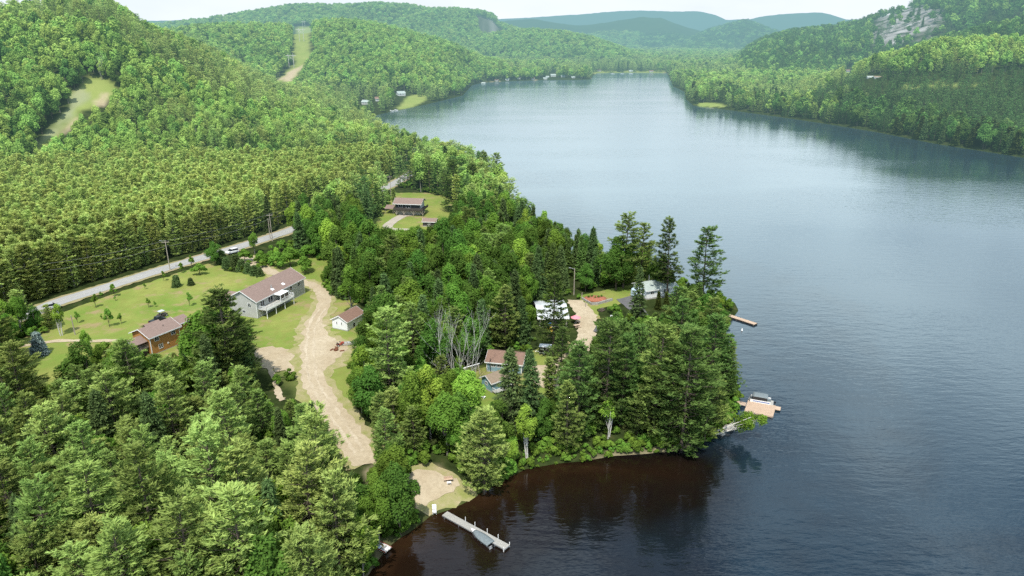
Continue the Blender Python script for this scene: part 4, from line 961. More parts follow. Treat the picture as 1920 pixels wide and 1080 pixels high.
# ------------------------------------------------------------------ solid builder
class MB:
    def __init__(s): s.V = []; s.F = []
    def add(s, V, Fc):
        n = len(s.V); s.V += [tuple(v) for v in V]; s.F += [tuple(i+n for i in f) for f in Fc]; return s
    def box(s, x0, x1, y0, y1, z0, z1):
        return s.add([(x0,y0,z0),(x1,y0,z0),(x1,y1,z0),(x0,y1,z0),(x0,y0,z1),(x1,y0,z1),(x1,y1,z1),(x0,y1,z1)], [(3,2,1,0),(4,5,6,7),(0,1,5,4),(1,2,6,5),(2,3,7,6),(3,0,4,7)])
    def prism(s, prof, x0, x1):      # profile in y,z extruded along x
        n = len(prof); return s.add([(x0, y, z) for y, z in prof]+[(x1, y, z) for y, z in prof], [tuple(range(n))[::-1], tuple(range(n, 2*n))]+[(i, (i+1) % n, (i+1) % n+n, i+n) for i in range(n)])
    def bar(s, p, q, r, n=6, r2=None):
        p, q = Vector(p), Vector(q); d = (q-p).normalized(); u = d.orthogonal().normalized(); v = d.cross(u); r2 = r if r2 is None else r2
        V = [p+(u*math.cos(a)+v*math.sin(a))*r for a in [2*math.pi*i/n for i in range(n)]]+[q+(u*math.cos(a)+v*math.sin(a))*r2 for a in [2*math.pi*i/n for i in range(n)]]
        return s.add(V, [tuple(range(n))[::-1], tuple(range(n, 2*n))]+[(i, (i+1) % n, (i+1) % n+n, i+n) for i in range(n)])
    def loft(s, rings, cap=True):
        n = len(rings[0]); V = [v for r_ in rings for v in r_]; Fc = []
        for k in range(len(rings)-1):
            for i in range(n): Fc.append((k*n+i, k*n+(i+1) % n, (k+1)*n+(i+1) % n, (k+1)*n+i))
        if cap: Fc += [tuple(range(n))[::-1], tuple(range((len(rings)-1)*n, len(rings)*n))]
        return s.add(V, Fc)
    def build(s, name, mat, parent=None, smooth=False, bevel=0.0):
        me = bpy.data.meshes.new(name); me.from_pydata(s.V, [], s.F); me.validate()
        bm = bmesh.new(); bm.from_mesh(me); bmesh.ops.recalc_face_normals(bm, faces=bm.faces[:])
        if bevel: bmesh.ops.bevel(bm, geom=bm.edges[:], offset=bevel, segments=2, affect='EDGES', clamp_overlap=True)
        for f in bm.faces: f.smooth = smooth
        bm.to_mesh(me); bm.free(); me.materials.append(mat); return link(name, me, parent)
def siding(name, col, pitch=.22, vertical=False, rough=.7, dirt=.18):
    m, t = nt_mat(name); b = NB(t); tc = b.n('ShaderNodeTexCoord').outputs['Object']; sx = b.n('ShaderNodeSeparateXYZ'); b.l(tc, sx.inputs[0])
    u = b.math('FRACT', b.math('DIVIDE', b.math('ADD', sx.outputs[0], sx.outputs[1]) if vertical else sx.outputs[2], pitch))
    groove = b.math('LESS_THAN', u, .14)
    nz = b.noise(.9, 4, tc); c = b.mix(nz, tuple(v*(1-dirt) for v in col), tuple(min(1, v*(1+dirt)) for v in col))
    c = b.mix(b.math('MULTIPLY', groove, .22), c, tuple(v*.35 for v in col))
    p = b.n('ShaderNodeBsdfPrincipled'); b.l(c, p.inputs['Base Color']); p.inputs['Roughness'].default_value = rough; p.inputs['Specular IOR Level'].default_value = .25
    b.finish(p.outputs[0]); return m
def shingles(name, col):
    m, t = nt_mat(name); b = NB(t); tc = b.n('ShaderNodeTexCoord').outputs['Object']
    br = b.n('ShaderNodeTexBrick'); br.inputs['Scale'].default_value = 1.0; br.inputs['Brick Width'].default_value = .5; br.inputs['Row Height'].default_value = .17; br.inputs['Mortar Size'].default_value = .012
    br.inputs['Color1'].default_value = (*col, 1); br.inputs['Color2'].default_value = (*[v*.78 for v in col], 1); br.inputs['Mortar'].default_value = (*[v*.5 for v in col], 1); b.l(tc, br.inputs['Vector'])
    n = b.noise(.5, 5, tc); c = b.mix(b.math('MULTIPLY', n, .6), br.outputs[0], tuple(v*.72 for v in col))
    p = b.n('ShaderNodeBsdfPrincipled'); b.l(c, p.inputs['Base Color']); p.inputs['Roughness'].default_value = .9; p.inputs['Specular IOR Level'].default_value = .2; b.finish(p.outputs[0]); return m
M['wood_orange'] = siding("orange_wood_siding", (.38, .185, .06), .2); M['grey_siding'] = siding("pale_grey_siding", (.40, .40, .37), .2)
M['white_siding'] = siding("white_siding", (.74, .75, .76), .2); M['blue_siding'] = siding("blue_grey_siding", (.20, .31, .36), .25, True); M['teal_siding'] = siding("teal_siding", (.17, .30, .34), .25, True)
M['dark_siding'] = siding("dark_brown_siding", (.05, .045, .045), .2); M['roof_brown'] = shingles("brown_shingles", (.285, .205, .175)); M['roof_red'] = shingles("reddish_shingles", (.26, .165, .125))
M['roof_tan'] = shingles("tan_shingles", (.30, .235, .17)); M['roof_grey'] = simple_mat("grey_green_roof", (.33, .38, .355), .6, .14, 1.2); M['trim'] = simple_mat("white_trim", (.75, .75, .74), .5, .08, 2)
M['metal_roof'] = siding("white_metal_roof", (.52, .55, .56), .35, True, .5, .45); M['glass'] = simple_mat("window_glass", (.02, .025, .03), .08, .2, 1, spec=.6); M['black'] = simple_mat("black_paint", (.015, .015, .017), .4, .3, 2)
M['dark'] = simple_mat("dark_shade_wood", (.06, .05, .045), .8, .3, 2); M['wood_grey'] = siding("weathered_planks", (.36, .35, .32), .16, True, .85, .2); M['wood_tan'] = siding("tan_deck_planks", (.50, .37, .27), .15, True, .8, .15)
M['wood'] = simple_mat("pole_wood", (.33, .29, .235), .85, .25, 3, stretch=(1, 1, .1)); M['steel'] = simple_mat("galvanised_steel", (.42, .43, .44), .4, .15, 3, metal=.6); M['stone'] = simple_mat("stone_wall", (.30, .29, .27), .9, .3, 2.2, bump=.4)
M['mulch'] = simple_mat("red_mulch", (.32, .125, .075), .95, .4, 5); M['white_paint'] = simple_mat("white_paint", (.78, .78, .78), .35, .06, 2); M['tarp'] = simple_mat("grey_tarp", (.16, .19, .20), .7, .2, 3, bump=.3)
M['blue'] = simple_mat("blue_plastic", (.03, .10, .36), .4, .15, 2); M['red'] = simple_mat("red_paint", (.34, .07, .045), .4, .2, 2); M['pink'] = simple_mat("pink_fabric", (.72, .25, .30), .8, .15, 3); M['yellow'] = simple_mat("yellow_plastic", (.70, .46, .05), .4, .15, 2)
M['rubber'] = simple_mat("rubber", (.02, .02, .02), .8, .2, 4); M['silver'] = simple_mat("silver_paint", (.55, .56, .58), .25, .06, 2, metal=.3); M['lightblue'] = siding("pale_blue_panel", (.50, .62, .74), .6, False, .4, .08); M['rust'] = simple_mat("rusty_iron", (.17, .07, .04), .85, .4, 4)
M['found'] = simple_mat("concrete_base", (.36, .35, .33), .9, .2, 2)
def windows(parent, face, u, z, w_, h_, L=0, W=0, split=2, name='window'):
    """a window on face 'f' (front, y=0), 'l' (x=0), 'r' (x=L); frame is the part, its pane the sub-part"""
    f = MB(); t = .09
    f.box(u, u+w_, -.06, .02, z, z+t).box(u, u+w_, -.06, .02, z+h_-t, z+h_).box(u, u+t, -.06, .02, z+t, z+h_-t).box(u+w_-t, u+w_, -.06, .02, z+t, z+h_-t)
    for i in range(1, split): c = u+w_*i/split; f.box(c-.04, c+.04, -.06, .02, z+t, z+h_-t)
    g = MB().box(u+t*.5, u+w_-t*.5, -.025, .0, z+t*.5, z+h_-t*.5)
    for mb in (f, g):
        if face == 'l': mb.V = [(y, W-x, z_) for x, y, z_ in mb.V]
        elif face == 'r': mb.V = [(L-y, x, z_) for x, y, z_ in mb.V]
        elif face == 'b': mb.V = [(L-x, W-y, z_) for x, y, z_ in mb.V]
    fo = f.build(name, M['trim'], parent); g.build('pane', M['glass'], fo); return fo
def house(name, A, ang, L, W, H, rh, wall, roof, label, over=.45, base=.3, z=None, cat="house", group=None, sink=.6):
    z = tz(*A) if z is None else z
    e = empty(name, (A[0], A[1], z+.1), R(ang), label, cat, group)
    MB().prism([(0, base), (W, base), (W, H), (W/2, H+rh), (0, H)], 0, L).build('wall', wall, e)
    MB().box(-.03, L+.03, -.03, W+.03, -sink, base).build('foundation', M['found'], e)
    s = rh/(W/2); t = .16
    MB().prism([(-over, H-over*s+.03), (W/2, H+rh+.03), (W+over, H-over*s+.03), (W+over, H-over*s+t+.03), (W/2, H+rh+t+.03), (-over, H-over*s+t+.03)], -over, L+over).build('roof', roof, e)
    f = MB().box(-over, L+over, -over-.04, -over-.003, H-over*s-.06, H-over*s+t+.04)
    for x0, x1 in ((-over-.045, -over-.003), (L+over+.003, L+over+.045)):
        f.prism([(-over, H-over*s-.02), (W/2, H+rh-.02), (W+over, H-over*s-.02), (W+over, H-over*s+t+.06), (W/2, H+rh+t+.06), (-over, H-over*s+t+.06)], x0, x1)
    f.build('fascia', M['trim'], e); return e
def corners(e, L, W, H, base=.3):
    f = MB()
    for x in (0, L): f.box(x-.08, x+.08, -.04, .10, base, H-.12)
    f.build('corner_board', M['trim'], e)
def railing(e, x0, x1, y0, y1, z, mat, sides='flr', h=1.0, gap=.28):
    f = MB()
    def run(p, q):
        f.bar((*p, z+h), (*q, z+h), .05, 4); f.bar((*p, z+.12), (*q, z+.12), .035, 4); n = max(2, int(math.dist(p, q)/gap))
        for i in range(n+1):
            x = p[0]+(q[0]-p[0])*i/n; y = p[1]+(q[1]-p[1])*i/n; f.bar((x, y, z), (x, y, z+h), .05 if i % 6 == 0 else .025, 4)
    if 'f' in sides: run((x0, y0), (x1, y0))
    if 'l' in sides: run((x0, y0), (x0, y1))
    if 'r' in sides: run((x1, y0), (x1, y1))
    return f.build('railing', mat, e)
# --- brown house
e = house('wooden_house', G(286.5, 667), 61.6, 8.3, 6.8, 4.9, 1.5, M['wood_orange'], M['roof_brown'], "orange-brown wooden house with brown shingle roof and a covered porch", over=.55, base=.12)
corners(e, 8.3, 6.8, 4.9, .12)
for u, z, w_, h_ in ((1.2, 3.25, 1.25, 1.25), (5.9, 3.25, 1.25, 1.25), (2.0, .95, 1.2, 1.2)): windows(e, 'f', u, z, w_, h_)
MB().box(4.5, 4.9, -.10, .0, 1.45, 1.8).build('vent', M['trim'], e)
MB().bar((5.2, 1.6, 5.5), (5.2, 1.6, 6.15), .09, 8).build('vent_pipe', M['dark'], e)
# wing behind and garage wall
MB().prism([(3.2, 1.7), (7.6, 1.7), (7.6, 4.1), (5.4, 5.05), (3.2, 4.1)], 8.35, 13.6).build('wing_wall', M['wood_orange'], e)
MB().prism([(2.7, 3.95), (5.4, 5.15), (8.1, 3.95), (8.1, 4.11), (5.4, 5.31), (2.7, 4.11)], 8.0, 14.1).build('wing_roof', M['roof_brown'], e)
MB().box(8.9, 14.14, 2.64, 2.69, 3.86, 4.13).build('fascia', M['trim'], e)
MB().box(8.36, 13.6, 3.22, 7.6, -.6, 1.68).build('wing_wall', M['wood_orange'], e)
MB().prism([(6.9, 3.6), (9.6, 3.6), (9.6, 4.0), (8.25, 4.8), (6.9, 4.0)], 4.6, 8.4).build('wing_wall', M['dark'], e)
MB().prism([(6.5, 4.0), (8.25, 4.95), (10.0, 4.0), (10.0, 4.14), (8.25, 5.09), (6.5, 4.14)], 4.3, 8.6).build('wing_roof', M['roof_brown'], e)
# porch
MB().prism([(.55, 3.75), (3.0, 4.85), (5.6, 3.75), (5.6, 3.9), (3.0, 5.0), (.55, 3.9)], -4.2, -.3).build('porch_roof', M['roof_brown'], e)
MB().prism([(.5, 3.7), (3.0, 4.8), (5.65, 3.7), (5.65, 3.96), (3.0, 5.06), (.5, 3.96)], -4.27, -4.21).build('fascia', M['trim'], e)
MB().box(-4.0, -.02, .7, 5.5, 2.0, 2.2).build('porch_floor', M['dark'], e)
railing(e, -4.0, -.1, .75, 5.4, 2.2, M['wood'], 'fl', .95)
for y in (.8, 3.0, 5.3): MB().bar((-3.9, y, -.4), (-3.9, y, 4.1), .08, 6).build('post', M['wood'], e)
MB().box(-3.6, -.05, 1.4, 5.4, -.4, 1.98).build('lower_wall', M['dark'], e)
# --- grey house
L_, W_, H_ = 22.1, 9.6, 5.2
e = house('grey_house', G(484, 598), 70, L_, W_, H_, 2.5, M['grey_siding'], M['roof_brown'], "long pale grey house with brown roof and white raised balcony", over=.5, base=.25)
corners(e, L_, W_, H_)
windows(e, 'f', 15.0, 3.25, 1.3, 1.3); windows(e, 'f', 18.9, 3.25, 1.3, 1.3)
for u, w_ in ((1.6, 1.8), (5.0, 2.2)):
    f = windows(e, 'f', u, 2.85, w_, 2.1, name='patio_door')
windows(e, 'f', 1.4, .35, 1.0, 1.95, name='basement_door'); windows(e, 'f', 3.4, .9, 1.1, 1.2); windows(e, 'f', 6.0, .9, 1.1, 1.2); 
windows(e, 'l', 6.6, 3.1, 1.1, 1.3, L_, W_); windows(e, 'l', 4.4, 1.1, 1.2, .9, L_, W_)
MB().box(.6, 13.2, -2.8, -.05, 2.45, 2.65).build('balcony_floor', M['wood_grey'], e)
railing(e, .6, 13.2, -2.8, -.1, 2.65, M['white_paint'], 'flr', 1.0, .2)
MB().box(.6, 13.2, -2.84, -2.79, 2.35, 2.72).build('balcony_edge', M['white_paint'], e)
for x in (.8, 4.8, 8.8, 13.0): MB().bar((x, -2.65, -.3), (x, -2.65, 2.45), .1, 6).build('post', M['white_paint'], e)
g = MB()
for x in (7.4, 9.3, 11.2): g.box(x-.06, x+.06, -2.6, -2.48, 2.7, 4.75)
g.box(7.3, 11.3, -2.65, -.2, 4.75, 4.9)
gz = g.build('balcony_shelter', M['white_paint'], e); MB().box(7.5, 11.1, -2.5, -2.46, 2.72, 4.7).build('screen', M['glass'], gz)
MB().box(1.0, 13.0, -.04, -.015, .27, 2.3).build('stone_facing', M['stone'], e)
for x, y, z in ((3.2, 6.0, 7.35), (5.2, 6.2, 7.25), (9.5, 6.3, 7.2), (14.5, 6.4, 7.15), (17.0, 6.2, 7.25)): MB().box(x, x+.45, y-1.6, y-1.1, 7.2, 7.75).build('roof_vent', M['black'], e)
MB().bar((8.6, 1.3, 5.6), (8.6, 1.3, 7.1), .16, 8).build('chimney', M['steel'], e)
for x in (8.0, 13.0):
    s = 2.5/(W_/2); y0 = .5
    MB().add([(x, y0, H_+y0*s+.25), (x+1.0, y0, H_+y0*s+.25), (x+1.0, y0+.8, H_+(y0+.8)*s+.25), (x, y0+.8, H_+(y0+.8)*s+.25), (x, y0, H_+y0*s+.1), (x+1.0, y0, H_+y0*s+.1), (x+1.0, y0+.8, H_+(y0+.8)*s+.1), (x, y0+.8, H_+(y0+.8)*s+.1)], [(0,1,2,3),(0,1,5,4),(1,2,6,5),(2,3,7,6),(3,0,4,7)]).build('skylight', M['white_paint'], e)
MB().prism([(2.0, .3), (8.0, .3), (8.0, 3.8), (5.0, 5.3), (2.0, 3.8)], 0, 3.6).build('wing_wall', M['grey_siding'], e).matrix_local = Matrix.Translation((9, 9.62, 0)) @ Matrix.Rotation(R(90), 4, 'Z')
o = MB().prism([(1.6, 3.65), (5.0, 5.35), (8.4, 3.65), (8.4, 3.8), (5.0, 5.5), (1.6, 3.8)], -3.5, 4.0).build('wing_roof', M['roof_brown'], e); o.matrix_local = Matrix.Translation((9, 9.62, 0)) @ Matrix.Rotation(R(90), 4, 'Z')
# --- white shed
e = house('white_shed', G(652, 622), 66, 7.6, 5.0, 2.75, 1.35, M['white_siding'], M['roof_red'], "small white shed with reddish brown roof beside the gravel yard", over=.35, cat="shed")
corners(e, 7.6, 5.0, 2.7)
for u in (1.35, 3.0): windows(e, 'l', u, 1.5, .42, .95, 7.6, 5.0, 1)
MB().box(2.6, 3.4, -.05, .0, .3, 1.3).build('hatch', M['dark'], e)
# --- far house on posts
e = house('far_house', G(742, 402), -8, 11.5, 7.5, 5.2, 1.5, M['dark_siding'], M['roof_brown'], "dark house on posts with brown roof and balcony at the edge of a far lawn", over=.9, base=2.6, sink=0)
MB().box(.6, 10.9, 1.6, 7.2, -.5, 2.55).build('lower_wall', M['black'], e)
MB().box(-.2, 13.4, -2.3, 7.4, 2.32, 2.55).build('balcony_floor', M['dark'], e)
railing(e, -.2, 13.4, -2.3, 7.3, 2.55, M['dark'], 'fr', 1.0, .2)
MB().box(-.2, 13.4, -2.36, -2.31, 2.6, 3.45).build('balcony_panel', M['dark'], e)
for x in (1.0, 4.5, 9.0, 13.2):
    MB().bar((x, -2.1, -.5), (x, -2.1, 2.3), .12, 6).bar((x, -2.1, .6), (x-1.2, -2.1, 2.3), .08, 5).bar((x, -2.1, .6), (x+1.2, -2.1, 2.3), .08, 5).build('post', M['wood'], e)
windows(e, 'f', 1.5, 3.3, 2.0, 1.4); windows(e, 'f', 5.0, 3.0, 2.2, 1.9, name='patio_door'); windows(e, 'r', 2.4, 3.1, 1.6, 1.5, 11.5, 7.5)
MB().box(11.5, 11.53, .1, 7.4, 2.7, 5.1).build('gable_panel', M['white_siding'], e)
MB().prism([(-.5, 2.4), (3.2, 3.4), (6.8, 2.4), (6.8, 2.56), (3.2, 3.56), (-.5, 2.56)], -5.0, -.95).build('carport_roof', M['roof_brown'], e)
for x in (-4.8, -1.2):
    for y in (.0, 6.3): MB().bar((x, y, -.4), (x, y, 2.5), .08, 6).build('post', M['wood'], e)
e = house('far_shed', G(793, 425), -6, 5.6, 4.2, 2.1, .9, M['dark_siding'], M['roof_brown'], "little brown-roofed shed half hidden at the lower edge of the far lawn", over=.35, cat="shed")
windows(e, 'f', 2.2, .7, 1.0, .8)
# --- blue cottages
e = house('blue_cottage', G(913, 697), -12, 8.5, 6.6, 2.7, 1.35, M['blue_siding'], M['roof_red'], "blue-grey cottage with a row of white windows and reddish brown roof", cat="cottage")
for u in (1.0, 2.5, 4.0, 5.6): windows(e, 'f', u, 1.35, 1.15, .85)
MB().bar((.9, -.25, .3), (.9, -.25, 3.6), .08, 8).build('stove_pipe', M['black'], e)
corners(e, 8.5, 6.6, 2.7)
e = house('teal_cabin', G(922, 737), 40, 5.4, 3.7, 2.5, 1.1, M['teal_siding'], M['roof_tan'], "little teal cabin with tan roof and white railing below the blue cottage", over=.4, cat="cottage")
MB().box(.1, 5.3, -1.5, -.05, .25, .42).build('porch_floor', M['wood_grey'], e); railing(e, .1, 5.3, -1.5, -.1, .42, M['white_paint'], 'flr', .9, .25)
windows(e, 'f', 1.2, 1.2, 1.1, .9); windows(e, 'f', 3.4, .45, .9, 1.9, name='door', split=1); windows(e, 'l', 1.3, 1.3, 1.0, .8, 5.4, 3.7)
# --- workshop with the pale metal roof
e = house('metal_roofed_workshop', G(1011, 614), 3, 7.8, 13.5, 2.6, 1.3, M['wood_grey'], M['metal_roof'], "open workshop under a broad pale metal roof beside the sandy lane", over=.5, cat="workshop", base=.1)
MB().box(.4, 7.4, -.03, -.004, .2, 2.3).build('opening', M['black'], e)
for x in (.3, 3.9, 7.5): MB().bar((x, -.35, -.3), (x, -.35, 2.4), .08, 6).build('post', M['wood'], e)
# --- white cottage
e = house('white_cottage', G(1212, 562), 24, 11, 7.5, 2.9, 1.4, M['white_siding'], M['roof_grey'], "white lakeside cottage with grey-green roof near the tip of the point", over=.5, cat="cottage")
windows(e, 'f', 1.4, 1.4, 1.3, 1.0); windows(e, 'f', 6.2, .9, .9, 1.6); windows(e, 'f', 7.5, .9, .9, 1.6); windows(e, 'r', 2.6, 1.2, 1.6, 1.2, 11, 7.5)
MB().bar((3.6, 4.4, 4.0), (3.6, 4.4, 6.2), .12, 8).build('chimney', M['steel'], e); corners(e, 11, 7.5, 2.9)
# --- far houses round the lake
FH = [(678,196,-20,9,7,3,2,'white_siding','roof_grey',"whitish house at the left bay, partly behind pines"),(704,190,10,8,7,3,2,'white_siding','roof_red',"pale house with reddish roof between trees at the left bay"),
 (747,180,30,10,8,3.2,2.4,'white_siding','trim',"bright white house above the grassy bank of the left bay"),(1033,144,5,14,9,4.5,3.2,'white_siding','trim',"largest white house on the far left shore"),
 (1052,145,-10,11,8,4,2.6,'grey_siding','roof_grey',"grey house right of the largest white far house"),(1019,149,0,10,7,3,2,'white_siding','trim',"low white cottage at the water left of the largest far house"),
 (1024,146,8,8,7,3,2,'white_siding','roof_grey',"second low cottage between the white far houses"),(1072,147,0,9,7,3,2,'dark_siding','roof_grey',"dark cottage at the end of the far house row"),(970,148,0,9,7,3,2,'white_siding','roof_tan',"small pale cottage left of the far house row"),
 (1587,136,-15,7,7,5,2.2,'white_siding','roof_red',"narrow white house among dark trees behind the right shore"),(1627,148,-10,8,7,2.6,1.6,'white_siding','trim',"left of two low white roofs behind the right shore"),(1640,148,-10,9,6,2.6,1.4,'white_siding','roof_tan',"right of two low roofs behind the right shore"),
 (1528,88,0,28,16,8,5,'white_siding','trim',"large pale building at the foot of the rocky mountain"),(1294,121,10,16,10,6,4,'white_siding','roof_grey',"pale house by the right corner of the lake's far end"),(1120,134,0,12,9,4,2.6,'grey_siding','roof_red',"cabin at the left of the far beach"),(1180,135,0,12,8,3.4,2.4,'white_siding','roof_grey',"cabin in the middle of the far beach"),
 (1218,135.5,0,12,8,3.4,2.4,'white_siding','roof_red',"cabin at the right part of the far beach"),(903,158,-10,9,7,3,2,'white_siding','roof_grey',"cabin at the water where the far left shore bends"),(928,152.5,0,9,7,3,2,'grey_siding','roof_red',"reddish-roofed cabin left on the far left shore"),(948,151,0,9,7,3,2,'white_siding','roof_grey',"grey-roofed cabin left on the far left shore"),(996,149.5,5,9,7,3,2,'white_siding','roof_red',"reddish-roofed cabin beside the pale far cottages")]
MUTE = {'white_siding': 'far_white', 'trim': 'roof_grey'}
M['far_white'] = siding("dull_white_siding", (.50, .51, .50))
for px, py, an, l_, w_, h_, rh, wl, rf, lab in FH:
    if py < 160: l_, w_, h_, rh = l_*.72, w_*.72, h_*.66, rh*.7
    e = house('lake_house', G(px, py), an, l_, w_, h_, rh, M[MUTE.get(wl, wl)], M[MUTE.get(rf, rf)], lab, over=.5, group="houses around the lake")
    windows(e, 'f', l_*.25, h_*.4, 1.4, 1.3); windows(e, 'f', l_*.6, h_*.4, 1.4, 1.3)
# ------------------------------------------------------------------ docks and boats
def frame(a, c):
    """origin at a, x axis from a to c"""
    return (a[0], a[1]), math.degrees(math.atan2(c[1]-a[1], c[0]-a[0])), math.hypot(c[0]-a[0], c[1]-a[1])
def planks(L, W, z, n, gap=.02, th=.05):
    f = MB(); s = L/n
    for i in range(n): f.box(i*s, i*s+s-gap, 0, W, z-th, z+.004*math.sin(i*7.1))
    return f
a, ang, L_ = frame(plane(829, 966, .5), plane(946, 1030, .5))
e = empty('long_dock', (a[0], a[1], 0), R(ang), "long narrow grey plank dock reaching out from the beach over brown water", "dock")
planks(L_, 1.35, .52, 62, .035).build('deck', M['wood_grey'], e)
f = MB().box(0, L_, -.05, .03, .28, .475).box(0, L_, 1.32, 1.40, .28, .475)
for i in range(7): f.box(i*L_/6-.05, i*L_/6+.05, .04, 1.31, .30, .46)
f.build('side_beam', M['steel'], e)
for x in (4.2, 6.4, 9.2, 11.6):
    MB().bar((x, 1.47, -2), (x, 1.47, 1.25), .055, 8).build('post', M['white_paint'], e)
for x in (L_-.1,):
    for y in (-.1, 1.45): MB().bar((x, y, -2), (x, y, .95), .07, 8).build('post', M['white_paint'], e)
for x in (.6, 4.0, 7.5): MB().bar((x, -.1, -2), (x, -.1, .6), .05, 8).build('post', M['steel'], e)
def hull(L, W, H, flare=.75, n=12, bowp=2.0, stern=.92, z0=-.18):
    rings = []
    for i in range(n+1):
        u = i/n; x = u*L; wv = W/2*(1-(max(0, u-.35)/.65)**bowp)*(stern+(1-stern)*min(1, u*3)); wv = max(wv, .02); zr = H*(1+.28*u*u); zk = z0+(H*.65)*max(0, (u-.8)/.2)**2
        rings.append([(x, -wv, zr), (x, -wv*flare, zk+.12), (x, 0, zk), (x, wv*flare, zk+.12), (x, wv, zr)])
    return rings
def open_hull(mb, L, W, H, th=.05, **k):
    ro = hull(L, W, H, **k); n = 5; V = []; Fc = []
    for r_ in ro: V += r_
    for i in range(len(ro)-1):
        for j in range(4): Fc.append((i*n+j, i*n+j+1, (i+1)*n+j+1, (i+1)*n+j))
    Fc.append((0, 1, 2, 3, 4)); mb.add(V, Fc); return ro
def motor(e, x, y, z, s=1.0):
    m_ = MB().box(x-.28*s, x+.12*s, y-.17*s, y+.17*s, z+.25*s, z+.72*s).build('outboard_motor', M['black'], e, bevel=.05*s)
    MB().box(x-.14*s, x-.02*s, y-.06*s, y+.06*s, z-.75*s, z+.26*s).build('motor_leg', M['black'], m_); return m_
# fishing boat: bow at the upper left, lies along the dock
p_, q_ = plane(924, 1026, .1), plane(883, 996, .1); a, ang, L_ = frame(p_, q_)
e = empty('fishing_boat', (a[0], a[1], .05), R(ang), "pale aluminium fishing boat under a grey cover tied beside the long dock", "boat")
mb = MB(); ro = open_hull(mb, L_, 1.75, .55); h_ = mb.build('hull', M['silver'], e)
cv = []
for i, r_ in enumerate(ro[1:-2]):
    (x, y0, z), (_, y1, _) = r_[0], r_[4]; cv.append([(x, y0*1.02, z+.03), (x, y0*.5, z+.12), (x, 0, z+.17), (x, y1*.5, z+.12), (x, y1*1.02, z+.03), (x, y1*1.03, z-.12), (x, 0, z-.05), (x, y0*1.03, z-.12)])
MB().loft(cv).build('cover', M['tarp'], e, smooth=True)
(x, y0, z), y1 = ro[-3][0], ro[-3][4][1]; (x2, a0, z2), a1 = ro[-1][0], ro[-1][4][1]
MB().add([(x, y0, z+.02), (x, y1, z+.02), (x2, a1, z2+.02), (x2, a0, z2+.02), (x, y0, z-.06), (x, y1, z-.06), (x2, a1, z2-.06), (x2, a0, z2-.06)], [(0,1,2,3),(4,5,6,7),(0,1,5,4),(1,2,6,5),(2,3,7,6),(3,0,4,7)]).build('bow_deck', M['white_paint'], e)
motor(e, -.12, .1, .1); MB().box(-.03, .02, -.75, .75, -.1, .56).build('transom', M['silver'], e)
# wide platform dock
A_ = plane(1396, 770, .45); B_ = plane(1449, 781, .45); a, ang, L_ = frame(A_, B_)
e = empty('platform_dock', (a[0], a[1], 0), R(ang), "wide square tan plank dock beside the pontoon boat", "dock")
W_ = 5.4
pl = planks(W_, L_, .48, 36, .03); pl.V = [(y, x, z) for x, y, z in pl.V]; pl.build('deck', M['wood_tan'], e)
MB().box(-.02, L_+.05, -.07, -.004, .16, .47).box(L_+.004, L_+.07, -.07, W_, .16, .47).box(-.02, L_, W_+.004, W_+.07, .16, .47).build('side_beam', M['wood_tan'], e)
for x, y in ((.5, -.12), (1.6, -.12), (2.2, -.12), (L_-.1, -.12), (L_+.12, W_-.2), (.3, W_+.12)): MB().bar((x, y, -2), (x, y, .55), .06, 8).build('post', M['steel'], e)
MB().box(L_+.08, L_+1.2, W_-1.7, W_-.1, .30, .44).build('swim_step', M['wood_tan'], e)
b3 = planks(4.2, 1.6, .56, 28, .03); b3.V = [(x-4.3, y+2.2, z+.0) for x, y, z in b3.V]; b3.build('gangway', M['wood_tan'], e)
# pontoon boat
p_, q_ = plane(1449, 757, .3), plane(1403, 749, .3); a, ang, L_ = frame(p_, q_)
e = empty('pontoon_boat', (a[0], a[1], 0), R(ang), "white pontoon boat with blue stripe and grey canopy at the wide dock", "boat")
for y in (-.85, .85):
    MB().loft([[(x, y+r_*math.cos(t_), .12+r_*math.sin(t_)) for t_ in np.linspace(0, 6.283, 10, False)] for x, r_ in ((0, .26), (L_*.85, .28), (L_*.95, .2), (L_*1.02, .05))]).build('pontoon', M['silver'], e, smooth=True)
MB().box(-.1, L_*.97, -1.2, 1.2, .40, .48).build('deck', M['wood_grey'], e)
for y0, y1 in ((-1.2, -1.15), (1.15, 1.2)):
    MB().box(.5, L_*.92, y0, y1, .49, 1.15).build('side_panel', M['white_paint'], e)
    sg = -1 if y0 < 0 else 1; MB().box(.7, L_*.8, sg*1.205-.004, sg*1.205+.004, .72, .92).build('stripe', M['blue'], e)
MB().box(L_*.92, L_*.94, -1.2, 1.2, .49, 1.1).build('front_panel', M['black'], e)
for x0, y0, x1, y1 in ((.5, -1.1, 1.5, -.4), (.5, .4, 1.5, 1.1), (3.6, -1.1, 5.0, -.5), (3.6, .5, 5.0, 1.1)): MB().box(x0, x1, y0, y1, .49, .9).build('seat', M['tarp'], e, bevel=.04)
MB().box(2.4, 2.9, .2, .9, .49, 1.35).build('console', M['white_paint'], e)
cn = []
for x in np.linspace(1.2, 4.6, 6): cn.append([(x, yy, 2.15-.16*(yy/1.15)**2-(.05 if x in (1.2, 4.6) else 0)) for yy in np.linspace(-1.2, 1.2, 7)]+[(x, yy, 2.09-.16*(yy/1.15)**2) for yy in np.linspace(1.2, -1.2, 7)])
MB().loft(cn).build('canopy', M['tarp'], e, smooth=True)
f = MB()
for y in (-1.15, 1.15):
    for x, x2 in ((2.9, 1.4), (2.9, 2.9), (2.9, 4.4)): f.bar((x, y, .6), (x2, y, 2.0), .03, 5)
f.build('canopy_frame', M['steel'], e); MB().box(1.3, 4.5, 1.16, 1.18, 1.2, 1.95).build('canopy_side', M['glass'], e)
motor(e, -.35, 0, .25)
